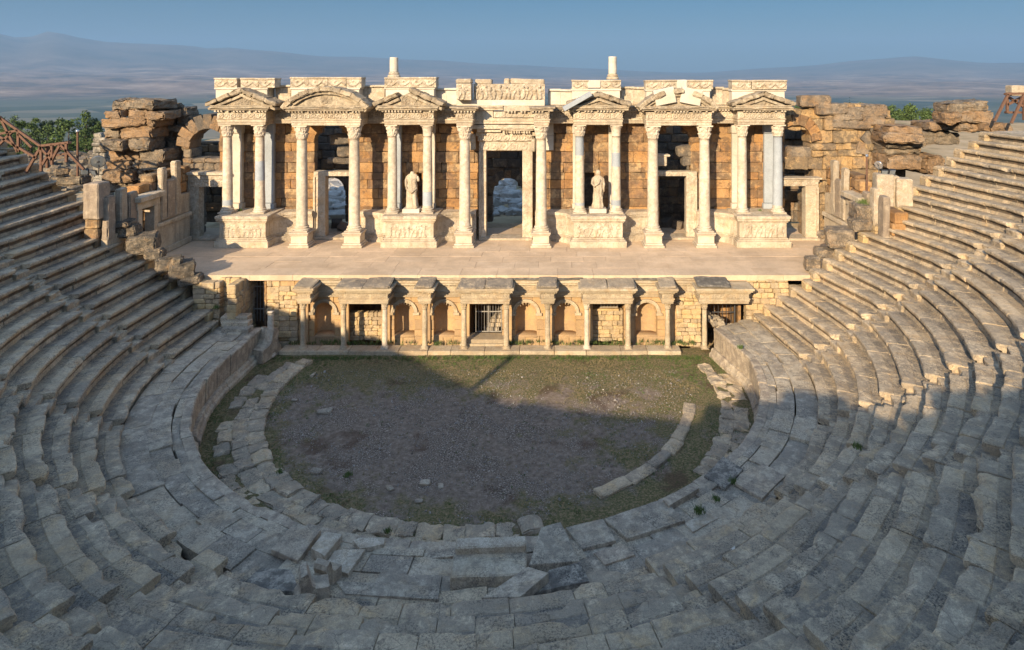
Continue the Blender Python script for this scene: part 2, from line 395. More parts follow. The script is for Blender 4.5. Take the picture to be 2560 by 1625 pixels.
# the air of the valley
def haze():
    mb = MB(); box(mb, -30000, 30000, -600, 34000, -420, 1800)
    m = bpy.data.materials.new('valley_haze'); m.use_nodes = True; nt = m.node_tree; nt.nodes.clear()
    o = nt.nodes.new('ShaderNodeOutputMaterial'); v = nt.nodes.new('ShaderNodeVolumePrincipled')
    v.inputs['Color'].default_value = (.27, .44, .66, 1); v.inputs['Density'].default_value = HAZE
    nt.links.new(v.outputs[0], o.inputs['Volume'])
    tag(mb.build('haze', m), 'blue haze filling the valley', kind='stuff')
HAZE = 5.6e-5
haze()

# ================================================================== CAVEA
R0 = 12.28; TR = .599; Z0 = 1.52; RI = .407; NR = 21; RW = 10.4; HW = 1.23
_q = 1.053
ENDL = [(11.72, 2.87), (12.11, 3.27), (12.92, 3.70), (13.42, 3.75), (14.04, 3.8), (14.57, 3.98), (15.29, 4.24), (15.76, 4.26), (16.53, 4.57), (16.97, 4.3), (17.71, 4.49), (18.65, 5.2), (18.99, 5.23), (19.88, 5.75), (20.86, 6.1), (21.51, 6.2), (22.28, 6.59), (23.05, 6.89), (23.8, 7.1), (24.5, 7.4), (25.1, 7.6), (25.8, 7.8)]
ENDR = [(11.17, 3.94), (11.63, 3.9), (12.19, 4.0), (12.81, 4.0), (13.31, 3.6), (13.7, 3.8), (14.38, 4.03), (14.92, 4.1), (15.38, 4.05), (16.03, 4.2), (16.56, 4.22), (16.98, 4.2), (17.69, 4.45), (18.2, 4.9), (18.6, 4.95), (19.45, 5.42), (20.14, 5.57), (20.93, 5.9), (21.36, 5.98), (22.05, 6.0), (22.6, 6.1), (23.3, 6.3)]
def rk(k, a):
    return R0 + TR * k + .25 * min(k, 8) * (1 - sst(20, 45, abs(a)))
def pos_k(k, th):
    """plan point on the nose of row k; |th| up to 90 on the circle, 90..110 along the straight end"""
    s = 1 if th > 0 else -1; a = abs(th)
    if a <= 90:
        r = rk(k, a); return (s * r * math.sin(rad(a)), -r * math.cos(rad(a)))
    T = ENDR if s > 0 else ENDL
    i = min(int(k), 20); f = k - i; xe = lerp(T[i][0], T[i + 1][0], f) * _q; ye = lerp(T[i][1], T[i + 1][1], f) * _q
    t = (a - 90) / 20; r = rk(k, 90)
    return (s * lerp(r, xe, t), ye * t)
def pos_w(th):
    """plan point on the top edge of the orchestra wall"""
    s = 1 if th > 0 else -1; a = abs(th)
    if a <= 90: r = RW; return (s * r * math.sin(rad(a)), -r * math.cos(rad(a)))
    t = (a - 90) / 20
    return (lerp(RW, 9.72, t), 2.95 * t) if s > 0 else (-lerp(RW, 10.38, t), 3.05 * t)
class Path:
    def __init__(s, fn, a, b, step=.8):
        n = max(2, int(abs(b - a) / step)); s.th = [lerp(a, b, i / n) for i in range(n + 1)]
        s.p = [fn(t) for t in s.th]; s.l = [0]
        for u, v in zip(s.p, s.p[1:]): s.l.append(s.l[-1] + math.dist(u, v))
        s.L = s.l[-1]
    def at(s, l):
        l = max(0, min(s.L, l)); lo = 0; hi = len(s.l) - 1
        while hi - lo > 1:
            m = (lo + hi) // 2
            if s.l[m] <= l: lo = m
            else: hi = m
        u, v = s.p[lo], s.p[hi]; f = (l - s.l[lo]) / max(1e-6, s.l[hi] - s.l[lo])
        x, y = lerp(u[0], v[0], f), lerp(u[1], v[1], f)
        tx, ty = v[0] - u[0], v[1] - u[1]; q = math.hypot(tx, ty) or 1
        return x, y, ty / q, -tx / q, lerp(s.th[lo], s.th[hi], f)        # point, outward normal, angle
def seat_block(mb, path, l0, l1, z, prof, dr=0, dz=0, tilt=0, tw=0, nseg=None, amp=.012, chip=.10, mi=0, ris=None):
    nseg = nseg or max(3, int((l1 - l0) / .2)); np_ = len(prof); vs = []; sd_ = random.random() * 90; ma = (l0 + l1) / 2
    ls = [l0 + .003, l0 + .03] + [lerp(l0, l1, i / nseg) for i in range(1, nseg)] + [l1 - .03, l1 - .003]
    for j, l in enumerate(ls):
        x, y, nx, ny, th = path.at(l)
        endc = j in (0, len(ls) - 1)
        for i, (d, h, c) in enumerate(prof):
            w = Vector((l * 2.3 + sd_, d * 2.5, h * 3 + sd_))
            e = noise.noise(w); e2 = noise.noise(w * 3.3); 
            ch = max(0, noise.noise(Vector((l * 1.7 + sd_, sd_, 0))) - .05) * chip * c * 2.2 + max(0, e2) * chip * .35 * c
            dd = d + dr + e * amp + ch * .8 + (l - ma) * tw + (.012 if endc and c else 0)
            hh = h + dz + e2 * amp * .8 + (d * tilt) - ch * .5 - (.012 if endc and c else 0)
            vs.append((x + nx * dd, y + ny * dd, z + hh))
    n = len(ls)
    fs = [(j * np_ + i, (j + 1) * np_ + i, (j + 1) * np_ + (i + 1) % np_, j * np_ + (i + 1) % np_) for j in range(n - 1) for i in range(np_)]
    fs += [tuple(range(np_ - 1, -1, -1))[::-1][::-1], tuple((n - 1) * np_ + i for i in range(np_))[::-1]]
    b_ = len(mb.m); mb.add(vs, fs, mi)
    if ris is not None:
        for q_ in range((n - 1) * np_):
            if q_ % np_ in ris: mb.m[b_ + q_] = 1
            elif q_ % np_ == 0: mb.m[b_ + q_] = 2
# outward normal must point away from the orchestra: th grows counter-clockwise seen from above (from left over the near side to the right)
def seatprof(t, ri):
    return [(t + .14, -.03, 0), (.41, -.022, 0), (.385, -.004, .1), (.2, 0, .1), (.05, 0, .8), (.012, -.012, 1), (0, -.045, 1), (.004, -.11, .8), (.05, -.155, .4), (.15, -.18, 0), (.15, -.31, 0), (.11, -ri - .06, 0), (t + .14, -ri - .06, 0)]
STAIRS = [-86, -63, -42, -21, 21, 42, 63, 86]
BANKS = [(-110, -86, 'first seating wedge on the left, its shaded seat rows running straight to the stage'),
         (-86, -63, 'second seating wedge from the left edge of the orchestra, in shade with stair cuts'),
         (-63, -42, 'left foreground seating wedge of broad curved shaded rows, third from the stage'),
         (-42, -21, 'shaded lower left seating wedge whose row ends show as dark block faces'),
         (-21, 21, 'broad shaded seating wedge at the bottom middle of the picture, behind the marble bench'),
         (21, 42, 'shaded worn seating wedge at the lower right, directly right of the trapezoid slab'),
         (42, 63, 'lower right seating wedge of rough shaded blocks just below the shadow edge'),
         (63, 86, 'sunlit curved seating wedge on the right with dark lines under its rows'),
         (86, 110, 'upper right sunlit seating wedge ending at the stage')]
def dmg(th): return .5 if abs(th) > 63 else (1.1 if th > 0 else 1.15)
for a, b, lab in BANKS:
    mid = (a + b) / 2
    x, y = pos_k(0, mid)
    bank = thing('seating_wedge', lab, 'seating', (x, y, HW), 0, 'wedges of stone seating round the orchestra')
    for k in range(NR):
        mb = MB(); z = Z0 + RI * k
        P = Path(lambda t: pos_k(k, t), a, b)
        s0 = .36 if a > -110 else 0; s1 = P.L - (.36 if b < 110 else 0)
        l = s0
        while l < s1 - .05:
            w = random.uniform(.9, 2.2) if abs(mid) > 63 else random.uniform(.6, 1.6)
            if s1 - (l + w) < .5: w = s1 - l
            th = P.at(l + w / 2)[4]; g = dmg(th); tr = rk(k + 1, th) - rk(k, th)
            amp = .016 + .008 * g; dr = random.gauss(0, .014 * g); dz = random.gauss(0, .009 * g)
            q = random.random()
            if q < .022 * g: dz -= random.uniform(.10, .24); dr += random.uniform(.03, .15); chip = .5
            elif q < .10 * g: dr -= random.uniform(0, .06); chip = .3 * g
            else: chip = .09 * g
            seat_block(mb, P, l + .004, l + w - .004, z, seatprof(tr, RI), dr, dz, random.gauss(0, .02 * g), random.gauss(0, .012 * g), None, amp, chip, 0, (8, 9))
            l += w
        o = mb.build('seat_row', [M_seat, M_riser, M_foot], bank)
STLAB = {-86: 'narrow shaded stair climbing the left seats towards the timber frame', -63: 'shaded stair on the left beside the widest seat rows',
         -42: 'shaded lower left stair whose wedge ends in dark block faces', -21: 'shaded stair beside the lion footed seat slab', 21: 'worn shaded stair right of the trapezoid slab',
         42: 'worn shaded stair in the lower right seats', 63: 'right stair crossing the edge of the shadow', 86: 'sunlit stair of pale steps climbing the right seats'}
for st in STAIRS:
    x, y = pos_k(0, st)
    T = thing('stairway', STLAB[st], 'stairs', (x, y, HW), 0, 'stairs between the seating wedges')
    for k in range(NR):
        th = st; tr = rk(k + 1, th) - rk(k, th); z = Z0 + RI * k
        P = Path(lambda t: pos_k(k, t), st - 3.5, st + 3.5, .5); c = P.L / 2
        for h_ in (0, 1):
            mb = MB(); d0 = -.02 if h_ == 0 else tr * .5
            zz = z - RI * .5 if h_ == 0 else z - .015
            pf = [(tr * .5 + .12 + d0, 0, 0), (.04 + d0, 0, .6), (d0, -.03, 1), (d0 + .02, -.14, .3), (d0 + .03, -RI * .5 - .05, 0), (tr * .5 + .12 + d0, -RI * .5 - .05, 0)]
            seat_block(mb, P, c - .355, c + .355, zz, pf, random.gauss(0, .01), random.gauss(0, .008), 0, random.gauss(0, .03), 3, .012, .2)
            mb.build('step', M_seat, T)
# earth under the seats
def core():
    mb = MB(); ths = [lerp(-110, 110, i / 110) for i in range(111)]; rows = []
    for k in range(NR + 1):
        r_ = []
        for th in ths:
            x, y = pos_k(min(k, NR), th); q = math.hypot(x, y); f = (q + .16) / q
            r_.append(len(mb.v)); mb.v.append((x * f, y * f, Z0 + RI * (k - 1) - .07))
        rows.append(r_)
    for u, v in zip(rows, rows[1:]):
        for i in range(len(ths) - 1): mb.f.append((u[i], v[i], v[i + 1], u[i + 1])); mb.m.append(0)
    tag(mb.build('seat_bank_core', M_dark), 'packed rubble bed under the stone seat rows', kind='structure')
core()
# walkway behind the top row (the photographer stands here) and the ruined upper slope behind it
def diazoma():
    mb = MB(); ths = [lerp(-110, 110, i / 80) for i in range(81)]; zt = Z0 + RI * NR - .42
    prof = []
    rows = []
    for u in range(0, 9):
        r_ = []
        for th in ths:
            x, y = pos_k(NR, th); q = math.hypot(x, y); q2 = max(28.4, q + 1.2)
            rr = lerp(q + .02, q2, u / 8); r_.append(len(mb.v)); mb.v.append((x / q * rr, y / q * rr, zt + nz(x * rr, y, 0, .2) * .02))
        rows.append(r_)
    for u, v in zip(rows, rows[1:]):
        for i in range(len(ths) - 1): mb.f.append((u[i], v[i], v[i + 1], u[i + 1])); mb.m.append(0)
    tag(mb.build('upper_walkway', M_pave), 'paved walkway behind the topmost seat row', kind='structure')
diazoma()
def retaining():
    for s, T, lab in ((-1, ENDL, 'rubble retaining wall under the ends of the left seat rows'), (1, ENDR, 'rubble retaining wall under the ends of the right seat rows')):
        mb = MB()
        for k in range(NR):
            x0, y0 = T[k][0] * _q, T[k][1] * _q; x1 = T[k + 1][0] * _q; top = Z0 + RI * k - .10; zb = -.2
            z = zb
            while z < top - .05:
                hh = min(random.uniform(.3, .5), top - z)
                block(mb, (s * (x0 + x1) / 2, y0 - .25, z + hh / 2), ((x1 - x0) / 2 + .02, .28, hh / 2), None, .03, .03)
                z += hh
        tag(mb.build('retaining_wall', M_yellow), lab, 'wall')
retaining()

# ---- wall round the orchestra with its paved top
def orch_wall():
    T = thing('orchestra_wall', 'curved marble wall enclosing the grassy orchestra below the seats', 'wall', (0, -RW, 0))
    P = Path(pos_w, -110, 110, .8)
    l = 0; i = 0
    while l < P.L - .01:
        w = random.uniform(1.0, 1.5)
        if P.L - (l + w) < .6: w = P.L - l
        mb = MB()
        seat_block(mb, P, l + .004, l + w - .004, 0, [(.32, HW - .02, 0), (.04, HW, .5), (.0, HW - .03, .7), (.0, HW - .12, .2), (.04, HW - .16, 0), (.05, .34, 0), (.32, .34, 0)], random.gauss(0, .012), random.gauss(0, .012), 0, random.gauss(0, .012), None, .01, .1)
        mb.build('wall_slab', M_wallm, T); l += w
    mb = MB(); l = 0
    while l < P.L - .01:
        w = random.uniform(1.0, 1.8)
        if P.L - (l + w) < .6: w = P.L - l
        seat_block(mb, P, l + .004, l + w - .004, 0, [(.32, .34, 0), (-.06, .34, .4), (-.10, .28, .4), (-.12, .18, .2), (-.20, .12, .2), (-.20, -.1, 0), (.32, -.1, 0)], random.gauss(0, .012), 0, 0, 0, None, .012, .15)
        l += w
    mb.build('wall_plinth', M_wallm, T)
orch_wall()
def walkway():
    mb = MB()
    us = [0.16, .30, .62, 1.02]
    for ui in range(3):
        th = -110
        while th < 110:
            w = random.uniform(3.2, 7.5)
            if 110 - (th + w) < 2.5: w = 110 - th
            n = 4; zc = HW - .02 + ui * .02 + random.gauss(0, .014) * (2.0 if abs(th) < 60 else .8); tl = random.gauss(0, .008)
            vs = []
            for bot in (0, 1):
                for i in range(n + 1):
                    t = th + .03 + (w - .06) * i / n
                    a = pos_w(t); b = pos_k(0, t)
                    for j in range(4):
                        u = lerp(us[ui] + .003 + .05 * nz(th, ui, 0, 1.7) * (ui > 0), us[ui + 1] - .003 + .05 * nz(th, ui, 9, 1.7) * (ui < 2), j / 3)
                        x, y = lerp(a[0], b[0], u), lerp(a[1], b[1], u)
                        e = .012 if (i in (0, n) or j in (0, 3)) else 0
                        vs.append((x, y, zc - e + tl * (i - n / 2) + nz(x, y, ui, 2.5) * .014 if not bot else zc - .3))
            m_ = (n + 1) * 4
            fs = [(i * 4 + j, i * 4 + j + 1, (i + 1) * 4 + j + 1, (i + 1) * 4 + j) for i in range(n) for j in range(3)]
            ring = [i * 4 for i in range(n + 1)] + [n * 4 + j for j in (1, 2, 3)] + [i * 4 + 3 for i in range(n - 1, -1, -1)] + [2, 1]
            fs += [(ring[i], ring[i - 1], ring[i - 1] + m_, ring[i] + m_) for i in range(len(ring))]
            mb.add(vs, fs); th += w
    tag(mb.build('walkway_paving', M_pave), 'irregular stone paving between the orchestra wall and the first seats', kind='structure')
walkway()

# ================================================================== ORCHESTRA
def orch_floor():
    mb = MB(); nr = 46; na = 120; rows = []
    for i in range(nr + 1):
        r_ = []
        for j in range(na + 1):
            th = -180 + 360 * j / na
            x, y = math.sin(rad(th)), -math.cos(rad(th))
            lim = 10.6
            if y > .2: lim = min(lim, 3.75 / y)
            rr = lim * i / nr; px, py = x * rr, y * rr + .0
            h = nz(px, py, 0, .35) * .05 + nz(px, py, 2, 1.3) * .03 + nz(px, py, 5, 4) * .012
            r_.append(len(mb.v)); mb.v.append((px, py, h - .02))
        rows.append(r_)
    for u, v in zip(rows, rows[1:]):
        for j in range(na): mb.f.append((u[j], v[j], v[j + 1], u[j + 1])); mb.m.append(0)
    m, nt, p = mat_nodes('orchestra_ground'); g = N(nt, 'ShaderNodeNewGeometry'); pos = g.outputs['Position']
    sx = N(nt, 'ShaderNodeSeparateXYZ'); nt.links.new(pos, sx.inputs[0])
    grav = ramp(nt, noise_t(nt, pos, 22, 4, .8), [(.34, (.03, .022, .016)), (.47, (.13, .097, .072)), (.55, (.21, .165, .125)), (.66, (.58, .50, .40))])
    soil = ramp(nt, noise_t(nt, pos, 5, 7, .7), [(.3, (.085, .06, .042)), (.6, (.26, .20, .15)), (.75, (.38, .31, .24))])
    grass = ramp(nt, noise_t(nt, pos, 14, 5, .7), [(.3, (.045, .05, .018)), (.48, (.105, .10, .035)), (.56, (.20, .145, .075)), (.72, (.33, .23, .12))])
    c = mix(nt, ramp(nt, noise_t(nt, pos, .5, 6, .65), [(.44, 0.), (.54, .9)]), grav, soil)
    d2 = N(nt, 'ShaderNodeVectorMath', operation='LENGTH'); nt.links.new(pos, d2.inputs[0])
    gy = math_(nt, 'MULTIPLY', math_(nt, 'ADD', sx.outputs[1], .9), .34)
    gr = math_(nt, 'MULTIPLY', math_(nt, 'SUBTRACT', d2.outputs[1], 7.2), .45)
    gx = math_(nt, 'MULTIPLY', math_(nt, 'SUBTRACT', sx.outputs[0], 4.4), .16)
    gf = math_(nt, 'MAXIMUM', math_(nt, 'MAXIMUM', gy, gr), gx)
    gf = math_(nt, 'ADD', gf, math_(nt, 'MULTIPLY', math_(nt, 'SUBTRACT', noise_t(nt, pos, .75, 7, .7), .45), 4.2))
    c = mix(nt, ramp(nt, gf, [(.15, 0.), (.6, .92)]), c, grass)
    br = ramp(nt, noise_t(nt, pos, .62, 5, .6, .4), [(.58, 0.), (.66, .7)])
    c = mix(nt, br, c, (.085, .05, .03))
    nt.links.new(c, p.inputs['Base Color']); p.inputs['Roughness'].default_value = .95
    b = N(nt, 'ShaderNodeBump'); b.inputs['Strength'].default_value = .9; b.inputs['Distance'].default_value = .04
    nt.links.new(noise_t(nt, pos, 18, 6, .8), b.inputs['Height']); nt.links.new(b.outputs[0], p.inputs['Normal'])
    tag(mb.build('orchestra_ground', m, None, True), 'grass, earth and gravel floor of the orchestra', kind='structure')
orch_floor()
def ring_paving():
    mb = MB()
    # broad cracked ring on the left, narrow kerb on the right
    for (ra, rb, z, wmin, wmax, t0, t1) in ((8.15, 8.75, .10, 3, 6, -106, 18), (8.72, 9.25, .07, 4, 8, -104, 4), (9.22, 9.75, .05, 4, 7, -96, -12), (7.66, 8.12, .11, 5, 9, 30, 77), (9.0, 9.55, .05, 3, 6, 46, 100), (9.5, 10.1, .03, 3, 7, 50, 92)):
        th = t0
        while th < t1:
            w = random.uniform(wmin, wmax); tm = th + w / 2; rm = (ra + rb) / 2 + random.gauss(0, .03)
            rg = ra == 7.66
            if rg or random.random() > .06:
                block(mb, (rm * math.sin(rad(tm)), -rm * math.cos(rad(tm)), z - .155 + random.gauss(0, .02)), (rm * rad(w) / 2 - .006 * random.random(), (rb - ra) / 2 - .005 + random.gauss(0, .02), .13),
                      rot(random.gauss(0, .03), random.gauss(0, .02), rad(tm) + random.gauss(0, .04)), .03 if rg else .075, .03, (9, 6, 4), 0, 3., .1 if rg else .3)
            th += w
    tag(mb.build('ring_paving', M_seat), 'cracked ring of low paving stones round the orchestra floor', kind='structure')
ring_paving()
def inside(x, y):
    r = math.hypot(x, y)
    return (y <= 0 and r < 10.1) or (0 < y < 2.75 and abs(x) < 9.6)
def pebbles():
    mb = MB()
    for i in range(9000):
        x, y = random.uniform(-8, 8), random.uniform(-8.2, 1.5)
        if math.hypot(x, y) > 8.1 or nz(x, y, 0, .5) < -.25: continue
        s = random.uniform(.01, .032) * (2.4 if random.random() < .025 else 1)
        vs = [(x + random.uniform(-s, s), y + random.uniform(-s, s), random.uniform(-.01, s * 1.2)) for _ in range(4)]
        vs.append((x, y, s * 1.1))
        mb.add(vs, [(0, 1, 4), (1, 2, 4), (2, 3, 4), (3, 0, 4), (0, 2, 1), (0, 3, 2)])
    tag(mb.build('gravel', M_peb), 'pale gravel scattered over the orchestra floor', 'gravel', kind='stuff')
pebbles()
LOOSE = [(1062, 1210, .17, 'white stone lying on the gravel at the middle of the orchestra'), (1100, 1216, .13, 'white stone right of the whitest stone on the orchestra gravel'),
         (812, 1030, .26, 'flat pale slab fragment on the gravel at the upper left of the orchestra'), (790, 1180, .2, 'flat tan stone half sunk in the gravel at the left of the orchestra'),
         (735, 1000, .12, 'small stone on the left edge of the orchestra grass'), (1046, 1254, .12, 'smallest pale stone below the white stone on the gravel'),
         (748, 908, .14, 'small pale stone in the grass by the left pulpitum columns'), (783, 938, .13, 'pale stone beside the grassy top of the ring paving'), (975, 1222, .13, 'flat stone left of the white stone on the gravel'),
         (1060, 1326, .12, 'stone at the lower rim of the gravel above the wall')]
for px, py, s, lab in LOOSE:
    p_ = G(px, py); mb = MB(); block(mb, (p_.x, p_.y, .02), (s, s * .6, s * .28), rot(0, 0, random.uniform(0, 3)), .05, .04)
    tag(mb.build('loose_stone', M_white if s in (.17, .13) else M_pave), lab, 'stone', 'loose stones on the orchestra floor')
def tufts():
    mb = MB(); md = MB()
    def tuft(m_, x, y, z, n, hgt, sp):
        for _ in range(n):
            a = random.uniform(0, 6.28); d = random.uniform(0, sp); bx, by = x + math.cos(a) * d, y + math.sin(a) * d
            h = hgt * random.uniform(.5, 1.2); w = random.uniform(.006, .014); a2 = random.uniform(0, 6.28); le = random.uniform(0, h * .8)
            dx, dy = math.cos(a2) * w, math.sin(a2) * w
            m_.add([(bx - dx, by - dy, z), (bx + dx, by + dy, z), (bx + math.sin(a2) * le, by - math.cos(a2) * le, z + h)], [(0, 1, 2)])
    n = 0
    while n < 6500:
        x, y = random.uniform(-10.3, 10.3), random.uniform(-9.6, 2.95)
        r = math.hypot(x, y)
        if not ((y <= 0 and r < 10.25) or (y > 0 and abs(x) < 9.9)): continue
        w = max(0, (y + .6) / 3.2) + .9 * max(0, min(1, (r - 7.4) * 1.2)) * (1 if (r < 8.15 or r > 9.7 or x > 8.2) else .12) + .12 * (x > 3) + .10
        w *= .35 + 1.3 * max(0, nz(x, y, 0, .9) + .25)
        if random.random() > w: continue
        n += 1
        green = nz(x, y, 7, .7) + (.35 if y > 2.3 else 0) + (.25 if r > 7.8 else 0) > .1
        tuft(mb if green else md, x, y, -.02, random.randint(4, 9), .045 if green else .05, .09)
    for i in range(260):                                # along the foot of the columns and of the pulpitum wall
        x = random.uniform(-9.6, 9.2)
        tuft(mb, x, 2.62 + random.uniform(-.1, .12), -.02, 12, .12, .1)
        tuft(mb, x, 3.75 + random.uniform(-.1, .35), .13, 12, .16, .12)
    tag(mb.build('green_grass', M_weed), 'green grass tufts on the orchestra floor', 'grass', kind='stuff')
    tag(md.build('dry_grass', M_dry), 'dry straw coloured grass on the orchestra floor', 'grass', kind='stuff')
tufts()

# ================================================================== STAGE
def stage():
    mb = MB(); y = 3.9
    while y < 12.2:
        d = random.uniform(.75, 1.15); x = -18.4
        while x < 18.2:
            w = random.uniform(1.1, 2.4); z = ZS + random.gauss(0, .003)
            sk = .09
            if y < 8.8 or True:
                q = [(x + .005, y + .004), (x + w - .005, y + .004), (x + w - .005, y + d - .004), (x + .005, y + d - .004)]
                prism(mb, q, ZS - .25, z)
            x += w
        y += d
    tag(mb.build('stage_floor', M_stage), 'wide stage floor of pale tan slabs', kind='structure')
    mb = MB(); box(mb, -18.4, 18.2, 5.6, 12.2, 2.6, ZS - .26); box(mb, -18.4, 18.2, 12.2, 14.5, 2.6, ZS - .02)
    tag(mb.build('stage_bed', M_yellow), 'rubble bed under the stage slabs', kind='structure')
stage()

# ---- columns
def acanthus(r, z, a, z0, z1):
    t = (z - z0) / (z1 - z0)
    u = .0
    if t < .42: u = .16 * abs(math.sin(4 * a)) ** .5 * (t / .42) ** 2
    elif t < .72: u = .16 * abs(math.cos(4 * a)) ** .5 * ((t - .35) / .37) ** 2
    else: u = .18 * abs(math.cos(2 * (a))) ** 6 * (t - .6) / .4 + .05
    return r * (1 + u * 1.5)
def column(parent, x, y, zb, zt, r, mats, cap='acanthus', label=None, ped=0., name='column', bands=None, top=True, seed=0):
    """attic base, tapering shaft (bands of repair stone), corinthian capital; the pedestal below when ped > 0"""
    mb = MB(); n = 28
    z0 = zb + ped
    bh = r * 1.0; ch = r * 2.35 if cap else 0
    s0, s1 = z0 + bh, zt - ch
    prof = []; mis = []
    m = 26
    for i in range(m + 1):
        t = i / m; rr = r * (1 - .13 * t ** 1.5)
        if i == 0: prof.append((rr * 1.10, s0)); mis.append(0); prof.append((rr * 1.02, s0 + .05)); mis.append(0)
        else:
            prof.append((rr, lerp(s0, s1, t)))
            mi = 0
            for (a, b) in (bands or []):
                if a <= t <= b: mi = 1
            mis.append(mi)
    prof += [(r * .93, s1 - .001), (r * .93, s1 + .03)]; mis += [0, 0]
    sd_ = seed or random.random() * 99
    lathe(mb, x, y, prof, n, lambda q, z, a: q + noise.noise(Vector((math.cos(a) * 1.3 + sd_, math.sin(a) * 1.3, z * 1.1))) * .012 + max(0, noise.noise(Vector((math.cos(a) * 3 + sd_, math.sin(a) * 3, z * 4)))) * -.012, mis)
    o = mb.build(name, mats, parent, True)
    if label: o['label'] = label
    sp = o
    mb = MB(); pl = r * 1.42
    block(mb, (x, y, z0 + bh * .14), (pl, pl, bh * .14), None, .006, .015)
    pf = [(r * 1.36, z0 + bh * .27), (r * 1.42, z0 + bh * .38), (r * 1.36, z0 + bh * .5), (r * 1.14, z0 + bh * .55), (r * 1.12, z0 + bh * .68), (r * 1.24, z0 + bh * .74), (r * 1.26, z0 + bh * .86), (r * 1.1, z0 + bh * .95), (r * 1.05, z0 + bh + .01)]
    lathe(mb, x, y, pf, n, lambda q, z, a: q + noise.noise(Vector((math.cos(a) * 2 + sd_, math.sin(a) * 2, z * 5))) * .012)
    mb.build('column_base', mats[0], sp)
    if ped:
        mb = MB(); h = r * 1.45
        def oct_(h_, z_a, z_b, rg=.008): block(mb, (x, y, (z_a + z_b) / 2), (h_, h_, (z_b - z_a) / 2), None, rg, .02)
        oct_(h * 1.28, zb, zb + ped * .16); oct_(h * 1.14, zb + ped * .16, zb + ped * .28); oct_(h, zb + ped * .28, zb + ped * .8); oct_(h * 1.12, zb + ped * .8, zb + ped * .9); oct_(h * 1.2, zb + ped * .9, zb + ped + .002)
        mb.build('pedestal', mats[0], sp)
    if cap:
        mb = MB(); c0, c1 = s1 + .0, zt - r * .22
        if cap == 'acanthus':
            pf = [(r * lerp(.95, 1.12, t) * (1 + .0), lerp(c0, c1, t)) for t in [i / 16 for i in range(17)]]
            lathe(mb, x, y, pf, 48, lambda q, z, a: acanthus(q, z, a, c0, c1) + noise.noise(Vector((math.cos(a) * 6 + sd_, math.sin(a) * 6, z * 9))) * .03 * r / .25)
            ab = r * 1.45
        else:
            pf = [(r * .93, c0), (r * .95, lerp(c0, c1, .45)), (r * 1.05, lerp(c0, c1, .7)), (r * 1.28, lerp(c0, c1, .93)), (r * 1.3, c1)]
            lathe(mb, x, y, pf, 32); ab = r * 1.42
        # abacus with hollow sides
        poly = []
        for k in range(4):
            a0 = PI / 4 + k * PI / 2; cxx, cyy = math.cos(a0) * ab * 1.3, math.sin(a0) * ab * 1.3
            nx_, ny_ = math.cos(a0 + PI / 2) * ab * 1.3, math.sin(a0 + PI / 2) * ab * 1.3
            for t in (.04, .25, .5, .75, .96):
                px, py = lerp(cxx, nx_, t), lerp(cyy, ny_, t); d = math.sin(t * PI) * ab * .14; q = math.hypot(px, py)
                poly.append((x + px * (1 - d / q), y + py * (1 - d / q)))
        prism(mb, poly, c1, zt)
        mb.build('capital', mats[0], sp)
    return o
def layers(mb, x0, x1, yf, yb, lay, rough=.006, seg=.9, end=(1, 1)):
    """courses (z0, z1, projection) of moulded stone between x0 and x1, front at yf"""
    for (a, b, pr) in lay:
        xa, xb = x0 - pr * end[0], x1 + pr * end[1]; n = max(1, round((xb - xa) / 1.7))
        hb = (b - a) / 2
        block(mb, ((xa + xb) / 2, (yf - pr + yb) / 2, (a + b) / 2), ((xb - xa) / 2, (yb - yf + pr) / 2, hb + .001), None, rough, min(.02, hb * .35), (max(4, int((xb - xa) / .35) + 2), 4, 4), 0, 2.5, .0)
def dentils(mb, x0, x1, yf, z0, z1, step=.17, w=.095, d=.11, miss=.15):
    x = x0
    while x < x1:
        if random.random() > miss: box(mb, x, x + w, yf - d, yf + .03, z0, z1)
        x += step
